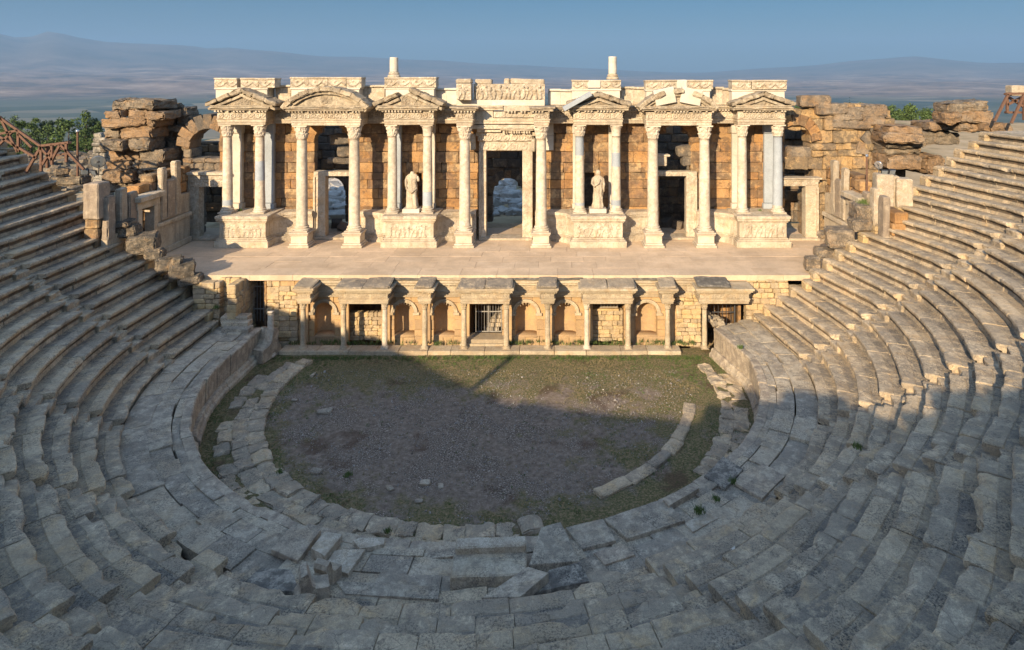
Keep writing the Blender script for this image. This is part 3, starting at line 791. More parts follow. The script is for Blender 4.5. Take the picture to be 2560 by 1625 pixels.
def relief(mb, x0, x1, z0, z1, yf, depth, kind='scroll', res=.05, back=.12, seed=None):
    """carved panel, a closed slab whose front carries the relief"""
    nx = max(3, int((x1 - x0) / res)); nz_ = max(3, int((z1 - z0) / res)); sd_ = seed or random.random() * 80; b = len(mb.v); vs = []
    H = z1 - z0; figs = []
    if kind == 'figures':
        x = x0 + H * .18
        while x < x1 - H * .15: figs.append((x, random.uniform(.6, .95), random.uniform(-.16, .16), random.random())); x += H * random.uniform(.18, .42)
    for i in range(nx + 1):
        for j in range(nz_ + 1):
            x = lerp(x0, x1, i / nx); z = lerp(z0, z1, j / nz_); u = (x - x0); t = j / nz_; d = 0
            if kind == 'scroll':
                per = H * 1.05; c = (u % per) - per / 2; k = int(u / per); zz = (t - .5) * H
                rr = math.hypot(c, zz); an = math.atan2(zz, c)
                d = (.5 + .5 * math.sin(rr / H * 16 + an * (1 if k % 2 else -1))) * (rr < H * .56) * .8 + noise.noise(Vector((x * 11 + sd_, z * 11, 0))) * .35
            elif kind == 'garland':
                per = H * 1.5; c = ((u % per) / per - .5) * 2; zz = t
                gar = abs(zz - (.25 + .45 * c * c)); d = max(0, 1 - gar / .17) * .9
                d = max(d, max(0, 1 - math.hypot(c * per / 2, (zz - .68) * H) / (H * .17)))
                d += noise.noise(Vector((x * 12 + sd_, z * 12, 0))) * .3
            elif kind == 'figures':
                for (fx, fh, ln, q) in figs:
                    w = H * (.05 + .07 * q) * (1.4 if .35 < t < .7 else 1.); c = abs(x - fx - ln * t * H * 1.6 - H * .05 * math.sin(t * 7 + q * 20))
                    if t < fh * .82: d = max(d, (1 - (c / w) ** 2) if c < w else 0)
                    hd = math.hypot(x - fx - ln * fh * H * .5, z - (z0 + H * fh * .9)); d = max(d, 1.1 if hd < H * .065 else 0)
                    if abs(t - .62) < .05 and c < w * 2.2 and q > .4: d = max(d, .6)
                d += noise.noise(Vector((x * 9 + sd_, z * 9, 0))) * .4 + noise.noise(Vector((x * 22 + sd_, z * 22, 0))) * .2
            else: d = max(0, noise.noise(Vector((x * 7 + sd_, z * 7, 0)))) + noise.noise(Vector((x * 19, z * 19, sd_))) * .4
            if i in (0, nx) or j in (0, nz_): d *= .1
            vs.append((x, yf - max(-.2, d) * depth, z))
    m_ = nz_ + 1
    fs = [(i * m_ + j, (i + 1) * m_ + j, (i + 1) * m_ + j + 1, i * m_ + j + 1) for i in range(nx) for j in range(nz_)]
    q = len(vs); vs += [(x0, yf + back, z0), (x1, yf + back, z0), (x1, yf + back, z1), (x0, yf + back, z1)]
    fs.append(tuple([q, q + 1]) + tuple(i * m_ for i in range(nx, -1, -1)))
    fs.append(tuple([q + 2, q + 3]) + tuple(i * m_ + nz_ for i in range(0, nx + 1)))
    fs.append(tuple([q + 3, q]) + tuple(j for j in range(0, m_)))
    fs.append(tuple([q + 1, q + 2]) + tuple(nx * m_ + j for j in range(m_ - 1, -1, -1)))
    fs.append((q, q + 3, q + 2, q + 1))
    mb.add(vs, fs)
def ashlar(mb, x0, x1, z0, z1, yf, dep, openings=(), hmin=.42, hmax=.62, wmin=.6, wmax=1.3, rough=.018, bev=.03, jit=.02, topfn=None, leftfn=None, axis='x', miss=0., n=(5, 4, 4)):
    """coursed block wall facing -y (axis x) or along y (axis y, facing +-x); openings are (x0, x1, z0, z1, arched)"""
    z = z0
    while z < z1 - .03:
        h = min(random.uniform(hmin, hmax), z1 - z)
        if z1 - z - h < .18: h = z1 - z
        iv = []
        zm = z + h * .5
        for (a, b, c, d, ar) in openings:
            if c - .05 <= zm < d:
                a_, b_ = a, b
                if ar:
                    r = (b - a) / 2; zs = d - r
                    if zm > zs:
                        q = math.sqrt(max(0, r * r - (zm - zs) ** 2)); a_, b_ = (a + b) / 2 - q, (a + b) / 2 + q
                iv.append((a_, b_))
        x = x0 - random.uniform(0, .4)
        x = x0
        segs = []; cur = x0
        for (a, b) in sorted(iv):
            if a > cur: segs.append((cur, min(a, x1)))
            cur = max(cur, b)
        if cur < x1: segs.append((cur, x1))
        for (a, b) in segs:
            x = a
            while x < b - .02:
                w = random.uniform(wmin, wmax)
                if b - (x + w) < wmin * .6: w = b - x
                xm = x + w / 2
                if topfn is None or zm < topfn(xm):
                    if random.random() >= miss:
                        jy = random.gauss(0, jit)
                        c = (xm, yf + dep / 2 + jy, z + h / 2); hh = (w / 2 - .004, dep / 2, h / 2 - .004)
                        if axis == 'y': c = (yf + dep / 2 + jy, xm, z + h / 2); hh = (dep / 2, w / 2 - .004, h / 2 - .004)
                        block(mb, c, hh, None if not topfn else rot(0, random.gauss(0, .012), random.gauss(0, .02)), rough, bev, n if axis == 'x' else (n[1], n[0], n[2]), 0, 2.4, .05)
                x += w
        z += h
def arch_ring(mb, xc, zs, r, th, yf, dep, nst=9, a0=0, a1=180, rough=.015, jit=.01):
    for i in range(nst):
        a = rad(lerp(a0, a1, (i + .5) / nst)); w = rad((a1 - a0) / nst) * (r + th / 2)
        R_ = Matrix.Rotation(-(a - PI / 2), 3, 'Y')
        block(mb, (xc + math.cos(a) * (r + th / 2), yf + dep / 2 + random.gauss(0, jit), zs + math.sin(a) * (r + th / 2)), (w / 2 * 1.03, dep / 2, th / 2), R_, rough, .02)
def arc_band(mb, xc, zs, r0, r1, yf, yb, n=16, a0=0, a1=180):
    vs = []
    for i in range(n + 1):
        a = rad(lerp(a0, a1, i / n)); c, s = math.cos(a), math.sin(a)
        vs += [(xc + c * r0, yf, zs + s * r0), (xc + c * r1, yf, zs + s * r1), (xc + c * r1, yb, zs + s * r1), (xc + c * r0, yb, zs + s * r0)]
    fs = []
    for i in range(n):
        b = i * 4
        for k in range(4): fs.append((b + k, b + 4 + k, b + 4 + (k + 1) % 4, b + (k + 1) % 4))
    fs += [(0, 1, 2, 3), (n * 4 + 3, n * 4 + 2, n * 4 + 1, n * 4)]
    mb.add(vs, fs)

# ================================================================== STAGE FRONT (low columned wall below the stage)
def bars(mb, x0, x1, z0, z1, y, n, rails=(.0, .5, 1.), r=.012, frame=.022):
    for i in range(n):
        x = lerp(x0, x1, i / (n - 1)); rr = frame if i in (0, n - 1) else r
        tube(mb, [(x, y, z0), (x, y, z1)], rr, 6)
    for t in rails: beam(mb, (x0, y, lerp(z0, z1, t)), (x1, y, lerp(z0, z1, t)), .03, .045)
def stage_front():
    T = thing('stage_front_wall', 'low columned wall with arched niches and doorways carrying the stage floor', 'wall', (-.4, 3.9, 0))
    Zc, Zw = 29.72, 30.55; yw = Y(Zw); yc = Y(Zc)
    x = lambda px: X(px, Zw)
    # stylobate
    mb = MB(); xx = X(700, 29.5)
    while xx < X(1690, 29.5):
        w = random.uniform(1.0, 1.7); block(mb, (xx + w / 2, yc - .02, .02), (w / 2 - .006, .34, .13), rot(0, random.gauss(0, .006), random.gauss(0, .008)), .012, .02, (6, 4, 4)); xx += w
    mb.build('stylobate', M_pulp, T)
    nich = [(787, 836), (975 + 11, 1036), (1085, 1136), (1289, 1342), (1388, 1440), (1590, 1643)]
    ops = [(x(a), x(b), .42, 1.93, True) for a, b in nich]
    doors = [(867, 954), (1170, 1255), (1475, 1560)]
    ops += [(x(a), x(b), -.2, 2.3, False) for a, b in doors]
    mb = MB(); ashlar(mb, x(700), x(1700), -.1, 3.05, yw, .34, ops, .28, .5, .45, 1.1, .014, .02, .012)
    mb.build('wall', M_niche, T)
    mb = MB(); ashlar(mb, x(668), x(700), -.1, 3.0, yw - .05, .4, (), .16, .34, .2, .6, .03, .03, .03); 
    ashlar(mb, x(700), x(746), -.1, 2.7, yw - .12, .12, (), .16, .34, .2, .6, .03, .03, .03)
    ashlar(mb, x(1690), x(1752), -.1, 2.9, yw - .1, .4, (), .16, .34, .22, .55, .03, .03, .03)
    mb.build('rubble_wall', M_yellow, T)
    for i, (a, b) in enumerate(nich):
        xc, r = (x(a) + x(b)) / 2, (x(b) - x(a)) / 2; mb = MB()
        # half round niche
        n = 12; vs = []; m_ = 9; zs = 1.93 - r
        for k in range(n + 1):
            an = PI * k / n; cx_, cy_ = xc - math.cos(an) * (r + .03), yw + .30 + math.sin(an) * .34
            for j in range(m_ + 1):
                z = lerp(.36, zs + .05, j / m_); vs.append((cx_ + nz(cx_, z, i, 3) * .02, cy_ + nz(cx_, z, i, 2.2) * .035, z))
            vs.append((xc - math.cos(an) * r * .72, yw + .3 + math.sin(an) * .25, zs + r * .75)); vs.append((xc - math.cos(an) * r * .1, yw + .3, zs + r + .06))
        q = m_ + 3
        mb.add(vs, [(k * q + j, (k + 1) * q + j, (k + 1) * q + j + 1, k * q + j + 1) for k in range(n) for j in range(q - 1)])
        block(mb, (xc, yw + .3, .33), (r + .02, .30, .07), None, .02, .02)
        nn = mb.build('niche', M_niche, T, True)
        mb = MB()
        # archivolt with shoulders
        arc_band(mb, xc, zs, r - .0, r + .07, yw - .05, yw + .05); arc_band(mb, xc, zs, r + .07, r + .16, yw - .09, yw + .05)
        for s in (-1, 1): block(mb, (xc + s * (r + .1), yw - .03, zs - .05), (.15, .09, .06), None, .008, .015)
        if i in (1, 2, 3, 4):
            for k in range(5):
                a_ = rad(55 + k * 18); tube(mb, [(xc + math.cos(a_) * r, yw - .02, zs + math.sin(a_) * r), (xc + math.cos(a_) * (r - .09), yw - .03, zs + math.sin(a_) * (r - .10))], [.03, .012], 5)
        mb.build('archivolt', M_pulp, nn)
    # entablature: recessed runs and forward parts
    lay0 = [(2.24, 2.34, 0), (2.34, 2.44, .02), (2.44, 2.49, .05)]
    fwd = [(743, 776), (847, 970), (1046, 1077), (1152, 1274), (1352, 1386), (1457, 1582), (1655, 1684), (1749, 1873)]
    yf = Y(29.42)
    for i, (a, b) in enumerate(fwd):
        mb = MB(); xa, xb = X(a, 29.42), X(b, 29.42)
        layers(mb, xa, xb, yf, yw + .1, lay0 + [(2.69, 2.75, .04)], .008)
        relief(mb, xa + .01, xb - .01, 2.49, 2.69, yf - .005, .025, 'scroll', .035, yw - yf)
        dentils(mb, xa - .1, xb + .1, yf - .06, 2.75, 2.80, .07, .04, .05)
        layers(mb, xa, xb, yf, yw + .1, [(2.79, 2.87, .14), (2.87, 2.97, .2)], .02); mb.build('entablature', M_pulp, T)
        mb = MB(); n = max(1, round((xb - xa) / 1.1)); w = (xb - xa + .24) / n
        if i == 7: n = 1; w = (xb - xa) * .68
        for k in range(n):
            block(mb, (xa - .12 + w * (k + .5), yf + .47, 3.075 + random.gauss(0, .02)), (w / 2 - .01, .62, .05), rot(.11 + random.gauss(0, .02), random.gauss(0, .02), random.gauss(0, .02)), .035, .05, (7, 6, 4), 0, 2.6, .2)
        mb.build('roof_slab', random.choice((M_dark, M_seat, M_foot)), T)
    rec = [(776, 847), (970, 1046), (1077, 1152), (1274, 1352), (1386, 1457), (1582, 1655), (1684, 1749)]
    for i, (a, b) in enumerate(rec):
        mb = MB(); xa, xb = X(a, 29.9), X(b, 29.9)
        layers(mb, xa, xb, yw - .12, yw + .2, [(2.2, 2.3, 0), (2.3, 2.42, .02), (2.42, 2.48, .05), (2.7, 2.76, .05)], .008, end=(0, 0))
        relief(mb, xa, xb, 2.48, 2.70, yw - .125, .02, 'rough', .04, .2)
        layers(mb, xa, xb, yw - .12, yw + .2, [(2.80, 2.9, .16), (2.9, 3.02, .22)], .02, end=(0, 0)); dentils(mb, xa, xb, yw - .17, 2.755, 2.81, .07, .04, .05)
        mb.build('entablature', M_pulp, T)
        mb = MB(); xm = (xa + xb) / 2
        block(mb, (xm, yw + .05, 3.11), ((xb - xa) / 2 + .03, .42, .05), rot(.04, random.gauss(0, .015), 0), .03, .04, (7, 6, 4), 0, 2.6, .2)
        mb.build('roof_slab', M_dark if i in (1, 3, 4, 5) else M_pulp, T)
    # back fill that carries the stage edge
    mb = MB(); xx = x(655)
    while xx < x(1960):
        w = random.uniform(.9, 1.7); block(mb, (xx + w / 2, yw + .42, 3.12), (w / 2 - .005, .34 + random.gauss(0, .03), .12), rot(0, 0, random.gauss(0, .02)), .03, .04, (8, 5, 4), 0, 2.4, .3); xx += w
    mb.build('kerb_course', M_stage, T)
    # door bays: rooms behind, one blocked, one gated, one half blocked with a grille
    mb = MB()
    for a, b in doors + [(1768, 1850)]:
        xa, xb = x(a), x(b); box(mb, xa - .12, xa, yw + .3, yw + 2.2, -.1, 2.5); box(mb, xb, xb + .12, yw + .3, yw + 2.2, -.1, 2.5)
        box(mb, xa - .1, xb + .1, yw + 2.2, yw + 2.3, -.1, 2.6); box(mb, xa - .1, xb + .1, yw + .3, yw + 2.3, 2.5, 2.62)
    mb.build('passage', M_orange, T)
    mb = MB(); xa, xb = x(867), x(954)
    ashlar(mb, xa + .02, xb - .02, .02, 1.62, yw + .28, .3, (), .12, .24, .15, .5, .025, .03, .02, lambda q: 1.30 + .22 * (q - xa) / (xb - xa) + nz(q, 0, 0, 3) * .1); mb.build('door_blocking', M_yellow, T)
    xa, xb = x(1475), x(1560); mb = MB()
    ashlar(mb, xa + .02, xb - .02, .02, 1.50, yw + .22, .3, (), .14, .28, .2, .55, .025, .03, .02); block(mb, ((xa + xb) / 2 - .05, yw + .3, 1.53), (.62, .22, .04), None, .01, .02); mb.build('door_blocking', M_yellow, T)
    mb = MB(); bars(mb, xa + .08, xb - .28, 1.56, 2.24, yw + .34, 9, (.02, .35)); mb.build('window_grille', M_gate, T)
    xa, xb = x(1187), x(1252); mb = MB(); bars(mb, xa, xb, .42, 2.22, yw + .4, 10, (.0, .52, 1.)); 
    tube(mb, [((xa + xb) / 2, yw + .38, .42), ((xa + xb) / 2, yw + .38, 2.2)], .03, 6); mb.build('iron_gate', M_gate, T)
    mb = MB()
    for k in range(7): block(mb, ((xa + xb) / 2 + .1 + k * .11, yw + 1.0 + k * .1, .35 + k * .17), (.35 - k * .03, .2, .085), None, .02, .02)
    mb.build('inner_steps', M_pave, T)
    mb = MB(); block(mb, (x(1214), yw - .1, .30), (.95, .42, .10), None, .015, .02); block(mb, (x(1214), yw - .32, .18), (1.1, .30, .06), None, .015, .02); mb.build('door_step', M_pulp, T)
    # columns
    cols = [758, 859, 962, 1062, 1160, 1266, 1369, 1467, 1570, 1669, 1761]
    for i, px in enumerate(cols):
        column(T, X(px, Zc), yc, .14, 2.24, .125, [M_pulp if i not in (2, 7) else M_shaft], 'acanthus', None, 0, 'column')
    # pilaster strips behind the columns
    mb = MB()
    for px in cols[:-1]:
        xx = X(px + 4, Zw); block(mb, (xx, yw - .03, 1.15), (.2, .09, 1.07), None, .01, .015, (4, 4, 8))
    mb.build('pilasters', M_niche, T)
    o = column(T, X(677, 29.15), Y(29.15), .05, 1.98, .15, [M_shaft], None, 'broken column without capital at the left end', 0, 'broken_column')
    # right doorway with its grille
    mb = MB(); xa, xb = x(1768), x(1842); bars(mb, xa, xb, .9, 2.24, yw + .3, 8, (.35, 1.)); tube(mb, [(xb - .02, yw + .28, .7), (xb - .02, yw + .28, 2.24)], .035, 6); mb.build('window_grille', M_iron, T)
    mb = MB(); ashlar(mb, x(1862), x(1968), .8, 3.1, yw - .25, .5, (), .16, .34, .25, .6, .03, .03, .03); mb.build('rubble_wall', M_yellow, T)
    mb = MB()
    for k in range(60):
        t = random.random(); px = lerp(1766, 1840, t); zz = lerp(1.5, .75, t) - random.uniform(0, .3)
        s = random.uniform(.05, .16); block(mb, (x(px), yw - .25 + random.uniform(-.3, .5), zz), (s, s * .8, s * .6), rot(random.random(), random.random(), random.random()), .03, .02, (4, 4, 4))
    mb.build('rubble_heap', M_pave, T)
    return T
stage_front()
def left_passage():
    T = thing('side_entrance', 'dark walled side entrance with a barred gate left of the stage front', 'entrance', (-11.4, 3.6, 1))
    mb = MB(); ashlar(mb, X(481, 29.7), X(549, 29.7), .6, 3.12, Y(29.7), .45, (), .14, .3, .2, .6, .03, .03, .03)
    ashlar(mb, X(549, 30.1), X(600, 30.1), .6, 3.2, Y(30.1), .4, (), .14, .3, .2, .6, .03, .03, .03)
    ashlar(mb, Y(29.2), Y(31.2), .4, 3.15, X(597, 29.5) - .4, .4, (), .16, .34, .25, .6, .03, .03, .02, axis='y')
    mb.build('wall', M_yellow, T)
    mb = MB(); box(mb, X(600, 31.6), X(672, 31.6), Y(31.9), Y(32.0), .3, 3.0); box(mb, X(670, 31), X(670, 31) + .1, Y(30.6), Y(32), .3, 3.0)
    mb.build('passage', M_orange, T)
    mb = MB(); block(mb, ((X(590, 31) + X(672, 31)) / 2, Y(31.0), 3.05), (.85, .4, .13), None, .02, .03, (7, 4, 4)); mb.build('lintel', M_pulp, T)
    mb = MB(); xa, xb = X(627, 30.95), X(667, 30.95); bars(mb, xa, xb, .9, 2.85, Y(30.95), 6, (.3, .84, 1.)); mb.build('iron_gate', M_gate, T)
    mb = MB()
    for k in range(3): block(mb, (-11.3 - k * .15, 2.6 + k * .25, 1.3 + k * .16), (.6, .25, .12), rot(0, 0, random.gauss(0, .1)), .02, .03)
    mb.build('step', M_pave, T)
left_passage()
def lion_block(px, py, z, s, rz, lab, mat=M_pave):
    p_ = G(px, py, z); mb = MB(); mb.xf = Matrix.Translation(p_) @ Matrix.Rotation(rz, 4, 'Z')
    pr = [(-.5, 0), (.42, 0), (.5, .12), (.46, .3), (.34, .42), (.3, .6), (.36, .8), (.3, .95), (.12, 1.0), (.05, .85), (0, .62), (-.12, .5), (-.3, .46), (-.5, .45)]
    slab_xz(mb, [(a * s, b * s) for a, b in pr], -.28 * s, .28 * s)
    o = mb.build('carved_seat_end', mat); tag(o, lab, 'carved stone', None)
lion_block(664, 893, 0, 1.25, rad(75), 'curved carved stone leaning against the broken column left of the stage front', M_wallm)

# ================================================================== THE COLUMNED FACADE BEHIND THE STAGE
SOF = 9.77                                    # underside of the architrave
def lay_path(mb, path, yb, lay, end0=True, end1=True):
    """moulded courses along a plan line (front faces), closed back to the line y = yb"""
    for (a, b, pr) in lay:
        n = len(path); off = []
        for i, (x, y) in enumerate(path):
            u = path[max(0, i - 1)]; v = path[min(n - 1, i + 1)]
            tx, ty = v[0] - u[0], v[1] - u[1]; q = math.hypot(tx, ty) or 1
            off.append((x + ty / q * pr, y - tx / q * pr))
        vs = []; m_ = n
        for z in (a, b):
            for (x, y) in off: vs.append((x, y, z))
            for (x, y) in off: vs.append((x, max(yb, y + .05), z))
        fs = []
        for i in range(n - 1):
            fs += [(i, i + 1, 2 * n + i + 1, 2 * n + i), (2 * n + i, 2 * n + i + 1, 3 * n + i + 1, 3 * n + i), (n + i, i, i + 1, n + i + 1)[::-1]]
        fs += [(0, 2 * n, 3 * n, n), (n - 1, 2 * n - 1, 4 * n - 1, 3 * n - 1)]
        mb.add(vs, fs)
PL = [(0, .34, .20), (.34, .42, .13), (.42, .50, .06), (.50, 1.32, 0), (1.32, 1.40, .06), (1.40, 1.52, .13), (1.52, 1.68, .17)]
def plz(sc=1.): return [(ZS + a * sc, ZS + b * sc, p) for a, b, p in PL]
F_ = thing('theatre_facade', 'tall ruined columned stage facade of pale marble against orange block walls', 'building', (-.1, 10, ZS))
def facade():
    T = F_; ZW = 37.2; yw = Y(ZW)
    xw = lambda px: X(px, ZW)
    # --- orange block wall with its openings
    ops = [(xw(490), xw(552), ZS - .2, 7.1, False), (xw(800), xw(880), ZS - .2, 7.0, False), (xw(786), xw(872), 6.9, 9.66, True), (xw(1212), xw(1309), ZS - .2, 8.32, False),
           (xw(1648), xw(1720), ZS - .2, 7.0, False), (xw(1643), xw(1727), 6.9, 9.6, True), (xw(1962), xw(2016), ZS - .2, 7.0, False),
           (xw(1042), xw(1054), 4.9, 6.75, False), (xw(1462), xw(1486), 4.9, 7.0, False)]
    mb = MB(); ashlar(mb, xw(548), xw(1962), ZS - .1, SOF + .3, yw, .55, ops, .40, .66, .55, 1.6, .035, .022, .03)
    mb.build('wall', M_orange, T)
    for a, b, zt in ((786, 872, 9.66), (1643, 1727, 9.6)):
        mb = MB(); r = (xw(b) - xw(a)) / 2; arch_ring(mb, (xw(a) + xw(b)) / 2, zt - r, r, .5, yw - .04, .62, 9); mb.build('arch', M_orange, T)
    # loose infill in the openings
    for cx_, cz_, w, h in ((xw(850), 8.85, .62, .3), (xw(862), 8.1, .5, .28), (xw(846), 7.6, .7, .16), (xw(1716), 8.15, .5, .3), (xw(1722), 7.6, .35, .28)):
        mb = MB(); block(mb, (cx_, yw + .35, cz_), (w, .3, h), rot(0, random.gauss(0, .05), .1), .06, .06, (6, 5, 5)); mb.build('fallen_infill', M_ruin, T)
    # --- podia and the curved low walls between them
    def podium(pa, pb, mat=M_white):
        mb = MB(); xa, xb = X(pa, 35.15), X(pb, 35.15); y0 = Y(35.15)
        layers(mb, xa, xb, y0, yw, plz(), .006)
        relief(mb, xa + .12, xb - .12, ZS + .52, ZS + 1.30, y0 - .005, .045, 'figures', .04, .05)
        relief(mb, xa + .02, xb - .02, ZS + 1.33, ZS + 1.41, y0 - .07, .02, 'rough', .03, .05)
        return mb.build('podium', mat, T)
    pods = [(548, 664), (963, 1084), (1434, 1557), (1849, 1967)]
    for a, b in pods: podium(a, b)
    def curve(x0, x1, flip):
        """concave quarter from the podium side back to the straight low wall"""
        pts = []; w = 1.5
        for i in range(11):
            t = i / 10 * PI / 2
            pts.append((x0 + w * math.sin(t), Y(35.75) + 1.0 * (1 - math.cos(t)) * 1.0)) if not flip else None
        if not flip:
            pts = [(x0 + w * (1 - math.cos(i / 10 * PI / 2)), Y(35.7) + 1.0 * math.sin(i / 10 * PI / 2)) for i in range(11)]
            pts.append((x1, Y(36.7)))
        else:
            pts = [(x0, Y(36.7))] + [(x1 - w * math.cos(i / 10 * PI / 2), Y(36.7) - 1.0 * (math.sin(i / 10 * PI / 2) * 0 + 1 - math.cos(i / 10 * PI / 2))) for i in range(11)]
            pts = [(x0, Y(36.7))] + [(x1 - w * math.cos(i / 10 * PI / 2), Y(36.7) - 1.0 * (1 - math.sqrt(max(0, 1 - (i / 10) ** 2)))) for i in range(11)]
        mb = MB(); lay_path(mb, pts, yw + .02, plz(.96))
        return mb.build('curved_low_wall', M_white, T)
    xq = lambda px: X(px, 36.7)
    curve(X(664, 35.15), xq(782), False); curve(xq(902), X(963, 35.15), True); curve(X(1084, 35.15), xq(1190), False); curve(xq(1338), X(1434, 35.15), True)
    curve(X(1557, 35.15), xq(1646), False); curve(xq(1742), X(1849, 35.15), True)
    # --- columns
    tall = [(755, 'column'), (886, 'column'), (1162, 'column'), (1353, 'column'), (1632, 'column'), (1761, 'column')]
    yt = Y(35.45); yp = Y(35.95)
    for i, (px, nm) in enumerate(tall):
        column(T, X(px, 35.45), yt, ZS, SOF, .30, [M_shaft, M_grey], 'acanthus', None, .80)
    short = [(569, 'acanthus', [(.0, .08)]), (650, 'acanthus', [(.35, .62)]), (981, 'acanthus', []), (1069, 'plain', [(.0, .2)]), (1449, 'acanthus', [(.0, .06), (.72, 1.0)]), (1540, 'plain', [(.02, .10), (.55, .75)]), (1855, 'acanthus', []), (1944, 'acanthus', [(.0, 1.)])]
    for px, cp, bd in short:
        column(T, X(px, 35.95), yp, ZS + 1.68, SOF, .265, [M_shaft, M_grey], cp, 'column with smooth uncarved capital' if cp == 'plain' else ('pale grey column with carved capital' if bd == [(.0, 1.)] else None), 0, 'column', bd)
    # pilasters on the wall behind the podium columns
    for px, w, m_, lab in ((594, 15, M_bright, None), (676, 12, M_grey, 'grey repaired pilaster'), (998, 7, M_grey, 'grey repaired pilaster'), (1083, 6, M_bright, None), (1437, 5, M_bright, None), (1526, 5, M_bright, None), (1837, 9, M_bright, None), (1921, 13, M_grey, 'broad grey pilaster panel'), (1380, 0, M_bright, None)):
        if not w: continue
        mb = MB(); hw = w / 44.2; xx = xw(px)
        block(mb, (xx, yw - .08, (ZS + 1.68 + .15)), (hw * 1.2, .2, .15), None, .008, .02)
        block(mb, (xx, yw - .06, (ZS + 2.0 + SOF - .6) / 2), (hw, .16, (SOF - .6 - ZS - 2.0) / 2), None, .008, .02, (4, 4, 12))
        block(mb, (xx, yw - .09, SOF - .3), (hw * 1.2, .2, .3), None, .02, .05)
        o = mb.build('pilaster', m_, T)
        if lab: o['label'] = lab
    for px in (776, 900, 1186, 1336, 1650, 1744):       # slim pilasters behind the tall columns, low dado height
        pass
    # --- entablature
    E0 = [(SOF, SOF + .15, 0), (SOF + .15, SOF + .29, .025), (SOF + .29, SOF + .34, .06)]
    fr0, fr1 = SOF + .34, SOF + .66
    E1 = [(fr1, fr1 + .06, .04)]; C0 = [(fr1 + .13, fr1 + .25, .24), (fr1 + .25, fr1 + .34, .32)]
    CT = fr1 + .34
    def entab(xa, xb, yf, end=(1, 1), kind='scroll', rg=.01):
        mb = MB(); layers(mb, xa, xb, yf, yw + .2, E0 + E1, rg, end=end)
        relief(mb, xa - .01 * end[0], xb + .01 * end[1], fr0, fr1, yf - .01, .07, kind, .045, yw + .1 - yf)
        dentils(mb, xa - .1 * end[0], xb + .1 * end[1], yf - .08, fr1 + .05, fr1 + .14)
        o = mb.build('entablature', M_white, T)
        mb = MB(); layers(mb, xa, xb, yf, yw + .2, C0, .05, end=end); mb.build('cornice', M_cornice, T)
        return o
    f_short = [(544, 664, 35.6), (961, 1084, 35.6), (1434, 1556, 35.6), (1845, 1962, 35.6)]
    f_tall = [(728, 901, 35.15), (1141, 1181, 35.15), (1335, 1373, 35.15), (1616, 1779, 35.15)]
    for a, b, Z in f_short: entab(X(a, Z), X(b, Z), Y(Z))
    for a, b, Z in f_tall: entab(X(a, Z), X(b, Z), Y(Z))
    for a, b in ((664, 728), (901, 961), (1084, 1141), (1373, 1434), (1556, 1616), (1779, 1845)):
        entab(X(a, 36.6) - .15, X(b, 36.6) + .15, Y(36.6), (0, 0), 'scroll')
    mb = MB(); xa, xb = X(1181, 36.2) - .05, X(1335, 36.2) + .05; yc_ = Y(36.2)      # middle bay: patched
    layers(mb, xa, xb, yc_, yw + .2, [(SOF - .28, SOF - .05, -.02), (SOF, SOF + .15, 0), (SOF + .15, SOF + .32, .02)], .012, end=(0, 0))
    block(mb, (lerp(xa, xb, .17), yc_ + .3, SOF + .62), ((xb - xa) * .17, .3, .32), None, .01, .02)
    relief(mb, lerp(xa, xb, .35), xb, SOF + .36, SOF + .68, yc_ - .02, .04, 'scroll', .045, .5)
    layers(mb, lerp(xa, xb, 0), lerp(xa, xb, .5), yc_, yw + .2, [(fr1 + .1, fr1 + .24, .12), (fr1 + .24, fr1 + .36, .2)], .006, end=(0, 0))
    layers(mb, lerp(xa, xb, .52), xb, yc_, yw + .2, [(fr1 + .05, fr1 + .34, .26)], .05, end=(0, 0)); dentils(mb, lerp(xa, xb, .52), xb, yc_ - .16, fr1 - .02, fr1 + .08, .18, .1, .08)
    mb.build('entablature', M_white, T)
    # --- pediments
    def raking(mb, a, b, yf, yb, th, rg=.02, n=3, miss=()):
        a = Vector((a[0], 0, a[1])); b = Vector((b[0], 0, b[1])); d = b - a; L = d.length; an = math.atan2(d.z, d.x)
        for i in range(n):
            if i in miss: continue
            c = a + d * ((i + .5) / n)
            R_ = Matrix.Rotation(-an + random.gauss(0, .012), 3, 'Y')
            off = Vector((-math.sin(an), 0, math.cos(an))) * (th / 2) * (1 if d.x > 0 else -1)
            block(mb, (c.x + off.x, (yf + yb) / 2, c.z + off.z), (L / n / 2 + .01, (yb - yf) / 2 + random.gauss(0, .03), th / 2), R_, rg * 1.7, .04, (9, 7, 5), 0, 3., .4)
            o2 = off * -1.5
            block(mb, (c.x + o2.x * .9, (yf + .12 + yb) / 2, c.z + o2.z * .9), (L / n / 2, (yb - yf - .12) / 2, th * .3), R_, rg, .02)
    def ped_tri(xa, xb, yf, z0, apex, ml=(), mr=(), face=True):
        mb = MB(); xm = (xa + xb) / 2; th = .24
        slab_xz(mb, [(xa + .35, z0), (xb - .35, z0), (xm, apex - .30)], yf + .18, yf + .9)
        b = len(mb.v)
        relief(mb, xm - .42, xm + .42, z0 + .05, z0 + .6, yf + .16, .09, 'rough', .05, .3)
        raking(mb, (xa - .02, z0 + .0), (xm + .05, apex - th), yf - .1, yf + 1.0, th, .035, 3, ml); raking(mb, (xb + .02, z0), (xm - .05, apex - th), yf - .12, yf + 1.0, th, .035, 3, mr)
        layers(mb, xa + .2, xb - .2, yf, yf + .9, [(z0 - .002, z0 + .07, .05)], .02)
        return mb.build('pediment', M_cornice, T)
